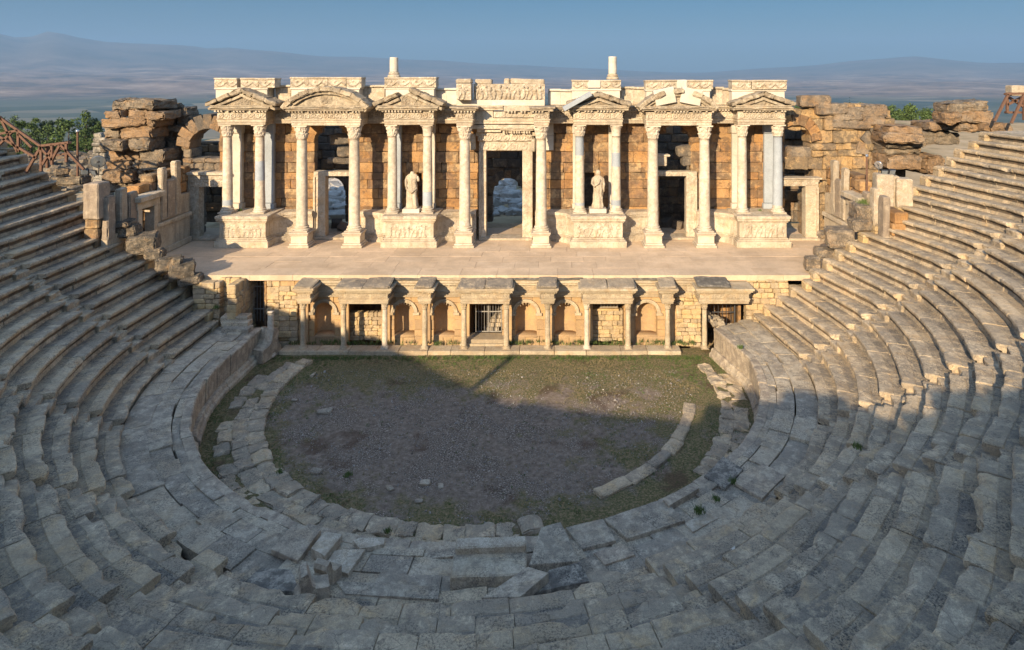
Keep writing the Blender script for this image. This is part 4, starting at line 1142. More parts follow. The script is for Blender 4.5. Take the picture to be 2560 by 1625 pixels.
    def ped_seg(xa, xb, yf, z0, apex, gap=None):
        mb = MB(); xm = (xa + xb) / 2; w = (xb - xa) / 2; hh = apex - z0; r = (w * w + hh * hh) / (2 * hh); zc = apex - r; am = math.degrees(math.asin(w / r))
        pts = [(xa + .4, z0)] + [(xm + (r - .42) * math.sin(rad(t)), zc + (r - .42) * math.cos(rad(t))) for t in [lerp(-am * .78, am * .78, i / 14) for i in range(15)]] + [(xb - .4, z0)]
        pts = [p for p in pts if p[1] >= z0 - .001]
        slab_xz(mb, pts[::-1], yf + .2, yf + .9)
        n = 9
        for i in range(n):
            if gap and i in gap: continue
            a0, a1 = lerp(-am, am, i / n), lerp(-am, am, (i + 1) / n); tm = (a0 + a1) / 2
            R_ = Matrix.Rotation(rad(tm) + random.gauss(0, .012), 3, 'Y'); L = r * rad(a1 - a0) / 2
            block(mb, (xm + (r - .12) * math.sin(rad(tm)), yf + .42, zc + (r - .12) * math.cos(rad(tm))), (L + .01, .58, .13), R_, .055, .04, (8, 7, 5), 0, 3., .4)
            block(mb, (xm + (r - .33) * math.sin(rad(tm)), yf + .48, zc + (r - .33) * math.cos(rad(tm))), (L, .46, .08), R_, .02, .02)
        relief(mb, xm - .3, xm + .3, z0 + .15, apex - .5, yf + .19, .07, 'rough', .06, .2)
        layers(mb, xa + .2, xb - .2, yf, yf + .9, [(z0 - .002, z0 + .06, .05)], .02)
        return mb.build('pediment', M_cornice, T)
    ap = ZZ(221, 35.3)
    ped_tri(X(519, 35.4), X(690, 35.4), Y(35.35), CT, ap + .05)
    ped_seg(X(704, 35.0), X(925, 35.0), Y(34.95), CT, ZZ(217, 35))
    ped_tri(X(937, 35.4), X(1107, 35.4), Y(35.35), CT, ap + .08, (2,), ())
    ped_tri(X(1420, 35.4), X(1574, 35.4), Y(35.35), CT, ZZ(229, 35.4))
    o = ped_seg(X(1595, 35.0), X(1797, 35.0), Y(34.95), CT, ZZ(222, 35), (3, 5)); o['label'] = 'curved pediment patched with smooth blocks'
    ped_tri(X(1831, 35.4), X(1985, 35.4), Y(35.35), CT, ZZ(227, 35.4))
    mb = MB()
    for px, s in ((1662, -1), (1728, 1)): block(mb, (X(px, 35), Y(35.2), ZZ(241, 35)), (.55, .28, .42), rot(0, s * .2, 0), .008, .02)
    mb.build('smooth_patch', M_bright, T)
    mb = MB(); R_ = rot(0, -.52, 0)
    block(mb, (X(1443, 35.3), Y(35.25), ZZ(253, 35.3)), (.85, .42, .12), R_, .006, .02); mb.build('grey_repair', M_grey, T)
    # --- attic: plain course then a carved course
    def attic(pa, pb, Z, ztop, zmid, blocks, kind='garland', mid=M_bright):
        mb = MB(); xa, xb = X(pa, Z), X(pb, Z); y0 = Y(Z)
        layers(mb, xa, xb, y0, y0 + 1.0, [(CT, zmid - .1, 0), (zmid - .1, zmid, .06)], .008)
        mb.build('attic_course', mid, T)
        for a, b in blocks:
            mb = MB(); x0, x1 = X(a, Z), X(b, Z); ht = ztop - zmid; y1 = y0 - .08 + random.gauss(0, .03)
            relief(mb, x0, x1, zmid + .002, ztop - .09, y1, .085, kind, .045, .8)
            block(mb, ((x0 + x1) / 2, y1 + .40, ztop - .045), ((x1 - x0) / 2 + .03, .46, .05), rot(0, random.gauss(0, .008), 0), .018, .03, (6, 4, 4))
            mb.build('carved_block', M_white, T)
    zt = lambda py, Z=36.3: ZZ(py, Z)
    attic(539, 668, 36.2, zt(195), zt(219), ((537, 593), (603, 648), (650, 689)))
    attic(728, 898, 36.2, zt(193), zt(219), ((727, 771), (772, 820), (822, 866), (867, 904)))
    attic(964, 1085, 36.2, zt(193), zt(218), ((963, 1091),))
    attic(1430, 1550, 36.2, zt(200), zt(222), ((1430, 1470), (1500, 1552)))
    attic(1616, 1775, 36.2, zt(200), zt(223), ((1614, 1690), (1718, 1782)))
    attic(1830, 1962, 36.2, zt(200), zt(223), ((1829, 1876), (1878, 1964)))
    mb = MB(); block(mb, (X(1485, 36.2), Y(36.5), zt(210)), (.36, .42, .22), None, .01, .03); mb.build('plain_block', M_bright, T); mb = MB(); block(mb, (X(1704, 36.2), Y(36.5), zt(212)), (.3, .42, .28), None, .02, .05); mb.build('plain_block', M_bright, T)
    # low attic between
    for i, (a, b, t_) in enumerate(((690, 728, 219), (905, 962, 219), (1091, 1142, 224), (1372, 1430, 227), (1552, 1616, 222), (1782, 1830, 224))):
        mb = MB(); xa, xb = X(a, 37.0), X(b, 37.0); n = 2 if b - a > 45 else 1
        for k in range(n):
            x0, x1 = lerp(xa, xb, k / n), lerp(xa, xb, (k + 1) / n); z1 = ZZ(t_, 37) + random.gauss(0, .03)
            block(mb, ((x0 + x1) / 2, Y(37.3), (CT + z1) / 2), ((x1 - x0) / 2 + .03, .38, (z1 - CT) / 2), None, .02, .04, (5, 4, 5))
            block(mb, ((x0 + x1) / 2, Y(37.26), z1 + .05), ((x1 - x0) / 2 + .05, .46, .06), None, .02, .03)
        mb.build('attic_course', M_bright if i in (2, 3) else M_white, T)
    # middle attic with figures
    mb = MB(); x0, x1 = X(1181, 36.3), X(1360, 36.3); y0 = Y(36.3)
    layers(mb, X(1141, 36.2), X(1362, 36.2), Y(36.2), Y(37.4), [(CT, ZZ(249, 36.3), 0)], .012)
    mb.build('attic_course', M_bright, T)
    mb = MB(); relief(mb, X(1184, 36.2), X(1362, 36.2), ZZ(249, 36.2), ZZ(210, 36.2), Y(36.2), .09, 'figures', .04, .7, 5); mb.build('figure_frieze', M_white, T)
    mb = MB(); relief(mb, X(1141, 35.6), X(1177, 35.6), ZZ(250, 35.6), ZZ(209, 35.6), Y(35.6), .09, 'figures', .04, .8, 9)
    block(mb, (X(1159, 35.6), Y(35.95), ZZ(203, 35.6)), (.42, .42, .13), None, .03, .05); mb.build('figure_block', M_white, T)
    for a, b, t_ in ((1188, 1229, 199), (1260, 1274, 197), (1276, 1361, 198)):
        mb = MB(); block(mb, ((X(a, 36.3) + X(b, 36.3)) / 2, Y(36.7), (ZZ(t_, 36.3) + ZZ(210, 36.3)) / 2), ((b - a) / 45.3 / 2, .42, (210 - t_) / 45.3 / 2 + .02), rot(0, random.gauss(0, .02), 0), .02, .05, (6, 4, 4)); mb.build('plain_block', M_white, T)
    # --- stumps of the upper columns
    for px, t_, b_ in ((984, 142, 192), (1532, 140, 197)):
        xx = X(px, 36.4); yy = Y(36.5); zb, ztp = ZZ(b_, 36.4) - .03, ZZ(t_, 36.4); r = .235
        mb = MB(); sd_ = random.random() * 9
        lathe(mb, xx, yy, [(r * lerp(1, .97, i / 12), lerp(zb + .28, ztp - (.03 if i == 12 else 0), i / 12)) for i in range(13)], 26, lambda q, z, a: q + noise.noise(Vector((math.cos(a) * 2 + sd_, math.sin(a) * 2, z * 3))) * .012)
        o = mb.build('column_stump', M_bright, T, True)
        mb = MB(); lathe(mb, xx, yy, [(r * 1.45, zb), (r * 1.5, zb + .07), (r * 1.35, zb + .13), (r * 1.15, zb + .16), (r * 1.28, zb + .2), (r * 1.2, zb + .26), (r * 1.04, zb + .3)], 26); mb.build('column_base', M_white, o)
    # --- door frames
    def frame(pa, pb, po0, po1, ptop, plt, Z, mat=M_white, orn='rough', sill=True, jl=True, jr=True, crown=True):
        D = thing('door_frame', None, None); D.parent = T; D.location = Vector((X((pa + pb) / 2, Z), Y(Z), ZS)) - T.location
        zt_ = ZZ(ptop, Z); zl = ZZ(plt, Z); y0 = Y(Z)
        for on, a, b in ((jl, po0, pa), (jr, pb, po1)):
            if not on: continue
            mb = MB(); x0, x1 = X(a, Z), X(b, Z); relief(mb, x0, x1, ZS + .1, zt_, y0, .03, orn, .045, .55); 
            xe = x0 if a == po0 else x1; s = -1 if a == po0 else 1
            block(mb, (xe - s * .05, y0 - .0, (ZS + zt_) / 2), (.06, .08, (zt_ - ZS) / 2 - .05), None, .008, .015, (4, 4, 10)); mb.build('jamb', mat, D)
        mb = MB(); relief(mb, X(po0, Z), X(po1, Z), zt_, lerp(zt_, zl, .5), y0 - .01, .04, 'scroll' if crown else 'rough', .045, .6)
        if crown: layers(mb, X(po0, Z), X(po1, Z), y0, y0 + .6, [(lerp(zt_, zl, .5), lerp(zt_, zl, .8), .05), (lerp(zt_, zl, .8), zl, .16)], .015)
        mb.build('lintel', mat, D)
        if sill:
            mb = MB(); layers(mb, X(po0, Z), X(po1, Z), y0 - .25, y0 + .8, [(ZS + .0, ZS + .13, 0)], .01); mb.build('threshold', mat, D)
    frame(1215, 1306, 1198, 1331, 376, 330, 36.75, M_white, 'scroll')
    mb = MB(); xa, xb = X(1194, 36.6), X(1330, 36.6)
    relief(mb, xa, xb, ZZ(352, 36.6), ZZ(333, 36.6), Y(36.6), .06, 'scroll', .04, .7); layers(mb, xa + .1, lerp(xa, xb, .4), Y(36.5), Y(37.2), [(ZZ(330, 36.5), ZZ(318, 36.5), .12)], .006)
    layers(mb, lerp(xa, xb, .48), xb - .1, Y(36.5), Y(37.2), [(ZZ(332, 36.5), ZZ(326, 36.5), .05), (ZZ(326, 36.5), ZZ(320, 36.5), .2)], .04); dentils(mb, lerp(xa, xb, .48), xb - .1, Y(36.4), ZZ(333, 36.5), ZZ(327, 36.5), .14, .08, .08)
    block(mb, ((xa + xb) / 2, Y(36.95), ZZ(312, 36.6)), (1.5, .25, .16), None, .01, .03, (6, 4, 4))
    block(mb, (X(1182, 36.7), Y(36.7), ZZ(355, 36.7)), (.16, .2, .45), None, .03, .06); block(mb, (X(1334, 36.7), Y(36.6), ZZ(362, 36.7)), (.12, .2, .36), None, .04, .06)
    mb.build('door_crown', M_white, T)
    mb = MB(); ashlar(mb, X(1340, 37), X(1384, 37), ZZ(376, 37), SOF, Y(37.0), .3, (), .7, .9, .6, 1.2, .008, .02, .01); mb.build('smooth_patch', M_bright, T)
    frame(813, 872, 784, 890, 440, 418, 36.9, M_white, 'rough', True, True, False, False)
    frame(1650, 1716, 1644, 1742, 440, 418, 36.9, M_white, 'rough', True, False, True, False)
    frame(497, 551, 470, 563, 467, 430, 36.7, M_white, 'rough', True, True, False)
    frame(1958, 2014, 1950, 2046, 465, 444, 36.7, M_white, 'rough', True, False, True)
    mb = MB(); block(mb, (X(1652, 36.9), Y(36.9), ZZ(400, 36.9)), (.3, .3, .3), None, .02, .04); block(mb, (X(1655, 36.9), Y(36.9), ZZ(388, 36.9)), (.42, .34, .06), None, .02, .03); mb.build('capital', M_white, T)
    # --- rooms behind
    Zb = 41.5
    xb_ = lambda px: X(px, Zb)
    for p0, p1, zt_, op in ((760, 935, 9.4, [(xb_(800), xb_(862), ZS - .2, ZZ(443, Zb), True)]), (1150, 1380, 9.6, [(xb_(1232), xb_(1307), ZS - .2, ZZ(444, Zb), True)]), (1600, 1760, 9.3, [])):
        mb = MB(); ashlar(mb, xb_(p0), xb_(p1), ZS - .1, zt_, Y(Zb), .5, op, .45, .65, .7, 1.4, .03, .05, .04)
        for (qa, qb, qc, qd, _) in op: arch_ring(mb, (qa + qb) / 2, qd - (qb - qa) / 2, (qb - qa) / 2 - .03, .5, Y(Zb) - .06, .6, 9)
        for px in (p0, p1): ashlar(mb, Y(37.8), Y(Zb), ZS - .1, 8.6, xb_(px) - .25, .5, (), .45, .65, .7, 1.3, .03, .05, .03, axis='y', n=(5, 4, 4))
        mb.build('back_wall', M_ruin, T)
    for pa, pb in ((1030, 1064), (1452, 1496)):
        mb = MB(); box(mb, xw(pa), xw(pb), yw + .75, yw + .9, 4.6, 7.6); box(mb, xw(pa), xw(pa) + .1, yw + .5, yw + .8, 4.6, 7.6); box(mb, xw(pb) - .1, xw(pb), yw + .5, yw + .8, 4.6, 7.6); mb.build('niche_back', M_ruin, T)
    for px, s in ((840, 0), (1690, 1)):
        for k in range(4):
            mb = MB(); block(mb, (X(px, 38.5) - 1.0 + k * .65, Y(38.7) + random.uniform(0, 1.2), ZS + .2), (.3, .3, .25), rot(random.gauss(0, .3), random.gauss(0, .3), random.random() * 3), .04, .04); mb.build('fallen_block', M_ruin, T)
facade()

# ================================================================== STATUES
def statue(px, pyb, hgt, head, lab, lean, seed):
    Z = 36.0; x, y = X(px, Z), Y(Z) - .02; z0 = ZS + 1.70
    S_ = thing('statue', lab, 'statue', (x, y, z0))
    mb = MB(); block(mb, (x, y, z0 + .12), (.46, .40, .12), None, .008, .02); o = mb.build('plinth', M_bright, S_)
    mb = MB(); zb = z0 + .24
    H = hgt
    # rings: t, half width, half depth, side shift, forward shift
    if head: R_ = [(0, .30, .22, 0, 0), (.05, .31, .24, 0, 0), (.14, .27, .22, .0, 0), (.28, .245, .20, .01, -.02), (.40, .25, .20, .02, -.02), (.50, .27, .21, .03, 0), (.58, .255, .20, .02, 0), (.66, .26, .21, .01, 0), (.74, .30, .20, 0, 0), (.80, .28, .17, 0, 0), (.835, .17, .14, 0, .0), (.86, .12, .12, .0, 0), (.89, .135, .14, 0, -.01), (.93, .14, .15, 0, -.01), (.97, .12, .13, 0, 0), (1., .05, .05, 0, 0)]
    else: R_ = [(0, .30, .24, 0, 0), (.06, .31, .25, 0, 0), (.16, .29, .23, -.02, 0), (.3, .27, .21, -.03, -.02), (.42, .26, .2, -.03, -.02), (.52, .28, .21, -.02, 0), (.62, .27, .2, -.01, 0), (.70, .235, .19, 0, 0), (.80, .29, .19, 0, 0), (.875, .31, .17, 0, 0), (.915, .24, .14, 0, 0), (.94, .12, .11, 0, 0), (.97, .10, .10, 0, 0), (1., .085, .085, 0, 0)]
    tab = lambda i: [(r[0], r[i]) for r in R_]
    n = 48; m_ = 60; vs = []
    for j in range(m_ + 1):
        t = j / m_; w, d, sx_, sy_ = itp(t, tab(1)), itp(t, tab(2)), itp(t, tab(3)), itp(t, tab(4)); z = zb + t * H
        for k in range(n):
            a = 2 * PI * k / n
            f = 0
            if t < .8:
                dia = a * 7 + t * 9 * (1 if t > .3 else .2) + seed
                f = .085 * math.sin(dia) * (1 - .5 * t) + .045 * math.sin(a * 13 + t * 5) + .05 * max(0, math.sin(a * 2 + t * 14 + seed)) * (.25 < t < .62)
            if t > .84 and head: f = .06 * math.sin(a * 2 + PI / 2)
            q = 1 + f + noise.noise(Vector((math.cos(a) * 2 + seed, math.sin(a) * 2, t * 9))) * .07
            fx = x + math.cos(a) * w * q + sx_ + lean * t; fy = y + math.sin(a) * d * q + sy_
            if head and t > .86 and math.sin(a) < -.5:
                # brow, nose and chin of the veiled face
                c = math.cos(a); fy += (-.035 * max(0, 1 - abs(c) / .22) if .90 < t < .93 else 0) + (.02 if .925 < t < .945 and .15 < abs(c) < .5 else 0) + (-.015 if .875 < t < .885 else 0)
            vs.append((fx, fy, z))
    fs = [(j * n + k, j * n + (k + 1) % n, (j + 1) * n + (k + 1) % n, (j + 1) * n + k) for j in range(m_) for k in range(n)]
    fs += [tuple(range(n - 1, -1, -1)), tuple(m_ * n + k for k in range(n))]
    mb.add(vs, fs)
    c = x + lean * .6; zz = lambda t: zb + t * H
    # arms, veil folds and the advanced knee
    if head:
        tube(mb, [(c - .27, y, zz(.78)), (c - .31, y - .05, zz(.64)), (c - .20, y - .22, zz(.58)), (c + .02, y - .26, zz(.66)), (c + .08, y - .24, zz(.72))], [.075, .07, .06, .05, .035], 10)
        tube(mb, [(c + .27, y, zz(.78)), (c + .33, y - .06, zz(.62)), (c + .30, y - .18, zz(.52)), (c + .32, y - .2, zz(.44))], [.075, .07, .05, .04], 10)
        for k in range(5): tube(mb, [(c + .05 + k * .012, y - .26 - k * .004, zz(.72)), (c + .07 + k * .014, y - .26, zz(.745)), (c + .075 + k * .014, y - .245, zz(.76 - .004 * abs(k - 2)))], [.013, .011, .008], 5)
    else:
        tube(mb, [(c - .26, y, zz(.865)), (c - .34, y - .02, zz(.76)), (c - .33, y - .08, zz(.62)), (c - .24, y - .18, zz(.54))], [.075, .07, .06, .05], 10)
        tube(mb, [(c + .26, y, zz(.865)), (c + .33, y, zz(.79)), (c + .34, y - .04, zz(.73))], [.075, .07, .06], 10)
        tube(mb, [(c + .12, y - .17, zz(.40)), (c + .17, y - .22, zz(.25)), (c + .2, y - .2, zz(.06)), (c + .3, y - .22, zz(.02))], [.12, .11, .08, .06], 10)
        tube(mb, [(c - .30, y - .12, zz(.55)), (c, y - .24, zz(.44)), (c + .28, y - .14, zz(.56))], [.06, .07, .05], 10)
    mb.build('figure', M_white, S_, True)
statue(1031, 0, 1.98, False, 'headless draped marble statue standing between columns left of the central door', 0, 1.3)
statue(1494, 0, 2.08, True, 'veiled marble statue with its head, standing between columns right of the central door', .02, 4.1)

# ================================================================== RUINS BESIDE THE FACADE
def pile(name, lab, cat, courses, Z, dep, mat=M_ruin, base=None):
    """loosely stacked big stones; courses: (row top, row bottom, [(px0, px1), ...]) read from the photograph and laid on one plane"""
    T = thing(name, lab, cat, (X(courses[0][2][0][0], Z), Y(Z), ZS))
    for (t_, b_, L) in courses:
        for (a, b) in L:
            mb = MB(); zt_, zb_ = ZZ(t_, Z), ZZ(b_, Z); w = (X(b, Z) - X(a, Z)) / 2 * random.uniform(.93, 1.04)
            block(mb, ((X(a, Z) + X(b, Z)) / 2, Y(Z) + dep / 2 + random.gauss(0, .2), (zt_ + zb_) / 2), (w - .01, dep / 2, (zt_ - zb_) / 2 + .02), rot(random.gauss(0, .03), random.gauss(0, .035), random.gauss(0, .10)), .10, .07, (12, 8, 8), 0, 2.8, .5)
            mb.build('stone_block', random.choice((mat, M_brown)), T)
    return T
pile('ruined_pier', 'tall leaning stack of big brown stones left of the facade', 'ruin',
     [(250, 273, [(268, 310), (313, 400)]), (276, 294, [(267, 309), (313, 362)]), (279, 297, [(366, 420)]), (295, 317, [(256, 368), (370, 392)]), (317, 349, [(252, 296)]), (317, 348, [(298, 378)]), (350, 375, [(264, 327)]), (346, 376, [(328, 378)]),
      (376, 406, [(256, 344)]), (377, 405, [(347, 410)]), (404, 426, [(262, 328), (331, 352), (354, 405)]), (425, 452, [(262, 340), (342, 408)]), (450, 478, [(262, 330), (332, 412)])], 36.2, 1.7)
pile('ruined_pier', 'dark jumbled stones in the shade between the tall brown stack and the broken arch', 'ruin',
     [(262, 280, [(396, 428)]), (270, 290, [(420, 470)]), (290, 312, [(392, 436), (438, 470)]), (312, 330, [(384, 410), (411, 452)]), (329, 352, [(380, 424), (426, 470)]), (352, 374, [(376, 408), (410, 450), (452, 472)]), (374, 398, [(400, 442), (444, 472)]), (398, 422, [(404, 430), (432, 472)]), (422, 446, [(400, 450), (452, 474)]), (446, 474, [(400, 440), (442, 474)]), (474, 500, [(404, 472)])], 37.8, 1.3, M_brown)
def ruin_wall_right():
    T = thing('ruined_wall', 'rough orange ruined wall with a dark arch, right of the facade', 'ruin', (X(2060, 37.3), Y(37.3), ZS))
    Z = 37.3; yw = Y(Z)
    mb = MB(); top = lambda x_: itp(x_, [(X(1965, Z), ZZ(282, Z)), (X(2010, Z), ZZ(270, Z)), (X(2080, Z), ZZ(262, Z)), (X(2215, Z), ZZ(270, Z)), (X(2235, Z), ZZ(300, Z)), (X(2260, Z), ZZ(330, Z))])
    ashlar(mb, X(1962, Z), X(2262, Z), ZS - .1, 10.8, yw, 1.4, [(X(1962, Z) - .6, X(2016, Z), ZS - .2, 6.95, False), (X(1950, Z), X(2027, Z), ZZ(388, Z), ZZ(312, Z), True), (X(1968, Z), X(2034, Z), ZZ(437, Z), ZZ(417, Z), False), (X(2183, Z), X(2222, Z), ZZ(400, Z), ZZ(345, Z), True)],
           .35, .75, .6, 1.5, .07, .04, .09, top, n=(7, 5, 5)); mb.build('wall', M_golden, T)
    mb = MB(); r = (X(2027, Z) - X(1950, Z)) / 2; arch_ring(mb, X(1988.5, Z), ZZ(312, Z) - r, r, .60, yw - .12, 1.2, 9, 0, 180, .04, .03); mb.build('arch', M_orange, T)
    mb = MB(); xc = X(2215, Z); arch_ring(mb, xc, ZZ(385, Z), 1.0, .7, yw - .1, 1.0, 6, 20, 180, .06, .05); mb.build('arch', M_ruin, T)
    for t_, b_, a, b in ((239, 268, 2007, 2080), (260, 286, 2038, 2120), (268, 292, 2120, 2220), (262, 288, 2160, 2219), (290, 312, 2160, 2214), (284, 302, 2090, 2160), (300, 322, 2085, 2180)):
        mb = MB(); block(mb, ((X(a, 37) + X(b, 37)) / 2, Y(37) + .6, (ZZ(t_, 37) + ZZ(b_, 37)) / 2), ((b - a) / 44.4 / 2, .6, (b_ - t_) / 44.4 / 2), rot(0, random.gauss(0, .03), random.gauss(0, .1)), .05, .06, (8, 6, 6), 0, 2.4, .2)
        mb.build('stone_block', M_ruin, T)
    mb = MB()
    for (px, py, w, h) in ((2000, 383, 32, 14), (1990, 408, 30, 12), (2018, 406, 30, 12)):
        block(mb, (X(px, Z), yw + .5, ZZ(py, Z)), (w / 44, .5, h / 44), rot(0, random.gauss(0, .03), 0), .06, .08, (8, 6, 6), 0, 2.4, .2)
    mb.build('arch_infill', M_ruin, T)
    mb = MB(); ashlar(mb, X(1955, 41), X(2120, 41), ZS, 9.2, Y(41), .5, (), .45, .7, .7, 1.4, .04, .05, .05); mb.build('back_wall', M_ruin, T)
ruin_wall_right()
pile('ruined_wall', 'heap of long weathered grey blocks between the right ruin and the seats', 'ruin',
     [(318, 336, [(2225, 2310)]), (334, 356, [(2210, 2305)]), (345, 368, [(2220, 2320)]), (366, 390, [(2224, 2320)]), (391, 424, [(2223, 2305), (2306, 2360)]), (306, 327, [(2330, 2410), (2408, 2450)]), (333, 362, [(2315, 2416)]), (420, 440, [(2310, 2400)])], 35.3, 2.4)
pile('ruined_wall', 'long tan stones stacked behind the topmost right seat rows', 'ruin', [(256, 281, [(2370, 2480)]), (281, 308, [(2361, 2404), (2402, 2490)]), (308, 330, [(2405, 2455), (2455, 2520)])], 34.4, 1.4, M_ruin)
def left_arch():
    T = thing('ruined_arch', 'broken orange arch of wedge stones above the left end door', 'ruin', (X(505, 37.3), Y(37.3), ZS)); Z = 37.3; yw = Y(Z)
    xc = X(522, Z); r = X(567, Z) - xc
    mb = MB(); arch_ring(mb, xc, ZZ(366, Z), r, .80, yw - .1, 1.2, 8, 20, 180, .05, .04); mb.build('arch', M_ruin, T)
    mb = MB(); ashlar(mb, X(455, Z), X(476, Z), ZZ(460, Z), ZZ(350, Z), yw, 1.2, (), .4, .6, .5, .9, .05, .05, .04); ashlar(mb, X(455, Z), X(552, Z), 7.0, ZZ(396, Z), yw, 1.1, (), .3, .5, .5, 1.2, .06, .06, .05)
    ashlar(mb, X(455, Z), X(489, Z), ZS, 7.0, yw + .1, 1.1, (), .4, .6, .5, .9, .05, .05, .04); mb.build('wall', M_ruin, T)
    mb = MB(); ashlar(mb, X(440, 41), X(560, 41), ZS, 8.3, Y(41), .5, (), .45, .7, .7, 1.4, .04, .05, .05); mb.build('back_wall', M_ruin, T)
left_arch()

# ---- side walls of the stage
def side_wall(s, lab):
    T = thing('stage_side_wall', lab, 'wall', (s * 17.4, 6.5, ZS))
    xw = -17.45 if s < 0 else 17.5
    rel = s                                         # the decorated face looks to the stage
    def wb(y0, y1, z0, z1, out=0., d=.3, mat=M_wallm, name='wall_panel', rg=.02):
        mb = MB(); block(mb, (xw + rel * (d / 2 - out), (y0 + y1) / 2, (z0 + z1) / 2), (d / 2, (y1 - y0) / 2, (z1 - z0) / 2), None, rg, .02, (4, 7, 7)); return mb.build(name, mat, T)
    ys = [3.6, 4.9, 6.1, 7.6, 8.6, 9.7]
    wb(3.2, 5.4, ZS, 5.2); wb(6.8, 9.9, ZS, 4.75); wb(6.8, 9.9, 4.75, 4.95, .12, .42, M_white, 'moulding'); wb(6.8, 9.9, 3.3, 3.6, .10, .4, M_white, 'moulding')
    wb(6.8, 9.9, 4.95, 6.0, -.05)
    # doorway
    wb(5.3, 5.62, ZS, 5.95, .08, .5, M_white, 'jamb'); wb(6.55, 6.9, ZS, 5.95, .08, .5, M_white, 'jamb'); wb(5.2, 7.0, 5.95, 6.35, .10, .5, M_white, 'lintel'); wb(5.1, 7.1, 6.35, 6.6, .32, .7, M_white, 'door_cornice')
    mb = MB(); box(mb, *((xw + rel * 1.2, xw + rel * 1.3) if rel > 0 else (xw + rel * 1.3, xw + rel * 1.2)), 5, 7.2, ZS, 6.3); mb.build('passage', M_orange, T)
    # standing pilaster slabs and broken panels above
    for y0, y1, zt, m_ in ((3.2, 3.75, 7.0, M_wallm), (4.1, 4.6, 7.2, M_white), (4.75, 5.4, 6.9, M_wallm), (7.3, 7.75, 7.7, M_white), (8.5, 9.0, 7.9, M_white), (7.75, 8.5, 7.0, M_wallm)):
        mb = MB(); block(mb, (xw + rel * .12, (y0 + y1) / 2, (5.0 + zt) / 2), (.15, (y1 - y0) / 2, (zt - 5.0) / 2), rot(random.gauss(0, .015), 0, 0), .03, .05, (4, 6, 10), 0, 2., .3); mb.build('pilaster', m_, T)
    mb = MB(); ashlar(mb, 3.0, 10.5, ZS, 7.4, xw + rel * .35 if rel > 0 else xw - .95, .6, (( 5.6, 6.6, ZS - .1, 6.0, False),), .35, .55, .5, 1.1, .04, .05, .04, lambda q: 6.4 + 1.6 * sst(5, 9, q) + nz(q, s, 0, .9) * .6, axis='y'); mb.build('backing_wall', M_orange, T)
side_wall(-1, 'left side wall of the stage, white panels with a small doorway, partly shaded')
side_wall(1, 'right side wall of the stage, broken white panels behind the sunlit seats')
mb = MB(); block(mb, (X(242, 29.6), Y(29.6), ZZ(500, 29.6)), (.34, .42, .80), None, .03, .05, (6, 6, 8)); tag(mb.build('marble_block', M_wallm), 'big upright pale block at the near end of the left stage wall', 'block')
for px, py, Z, w, h, d, lab in ((2208, 475, 31.2, .38, .78, .4, 'leftmost upright white marble block beside the floodlights on the right'), (2232, 478, 31.2, .22, .74, .3, 'narrow white fluted block between two larger blocks on the right'), (2256, 482, 31.0, .36, .70, .4, 'white marble block with a dark diagonal crack by the right seats')):
    mb = MB(); block(mb, (X(px, Z), Y(Z), ZZ(py, Z)), (w, d, h), rot(0, 0, -.2), .02, .04, (6, 5, 7), 0, 2, .1); tag(mb.build('marble_block', M_white), lab, 'block', 'upright marble blocks right of the stage')

# ---- rough border stones where the seat rows end
def endstones(L, mat, grp):
    for px, py, w, h, Z, lab, r_ in L:
        mb = MB(); zc = ZZ(py, Z); hw = w / (F / Z) / 2; hh = h / (F / Z) / 2
        block(mb, (X(px, Z), Y(Z), zc), (hw, hw * .8, hh), rot(random.gauss(0, .06), random.gauss(0, .07), r_), .055, .08, (10, 9, 9), 0, 2.6, .3); tag(mb.build('rough_block', mat), lab, 'block', grp)
endstones([(298, 559, 64, 14, 30.6, 'flat white slab lying on a brown block at the left seat ends', .1), (318, 577, 54, 30, 30.7, 'brown block carrying the flat white slab at the left seat ends', .15), (359, 607, 66, 42, 30.5, 'largest rounded brown block at the left seat ends', .3),
           (388, 634, 40, 26, 30.3, 'small block below the rounded brown block at the left seat ends', .2), (424, 660, 60, 36, 30.1, 'dark speckled block above the stage corner on the left', .5), (441, 654, 24, 22, 29.6, 'small pale stone resting on the speckled block at the left', .5),
           (455, 673, 58, 40, 29.9, 'angular grey block at the corner of stage and left seats', .6), (478, 699, 50, 22, 29.9, 'low block under the angular grey block on the left', .2), (185, 450, 60, 22, 32.3, 'flat block under the left floodlights', .1), (155, 430, 34, 18, 32.0, 'tilted white fragment beside the left floodlights', .7), (190, 432, 26, 16, 32.2, 'small white fragment by the left light pole', .2)], M_brown, 'rough blocks at the left seat ends')
endstones([(2175, 530, 82, 44, 31.3, 'biggest orange block at the top of the right seat ends', -.1), (2150, 561, 50, 30, 30.9, 'tan block under the biggest orange block at the right seat ends', 0), (2098, 592, 64, 44, 31.0, 'round weathered block beside the right stage wall', -.2),
           (2062, 632, 50, 24, 31.2, 'low tan block on the right corner of the stage', -.1), (2030, 658, 36, 36, 30.8, 'upright block on the right stage corner', 0), (2060, 572 + 15, 30, 18, 31.6, 'small tan stone behind the round block on the right', .2)], M_ruin, 'rough blocks at the right seat ends')

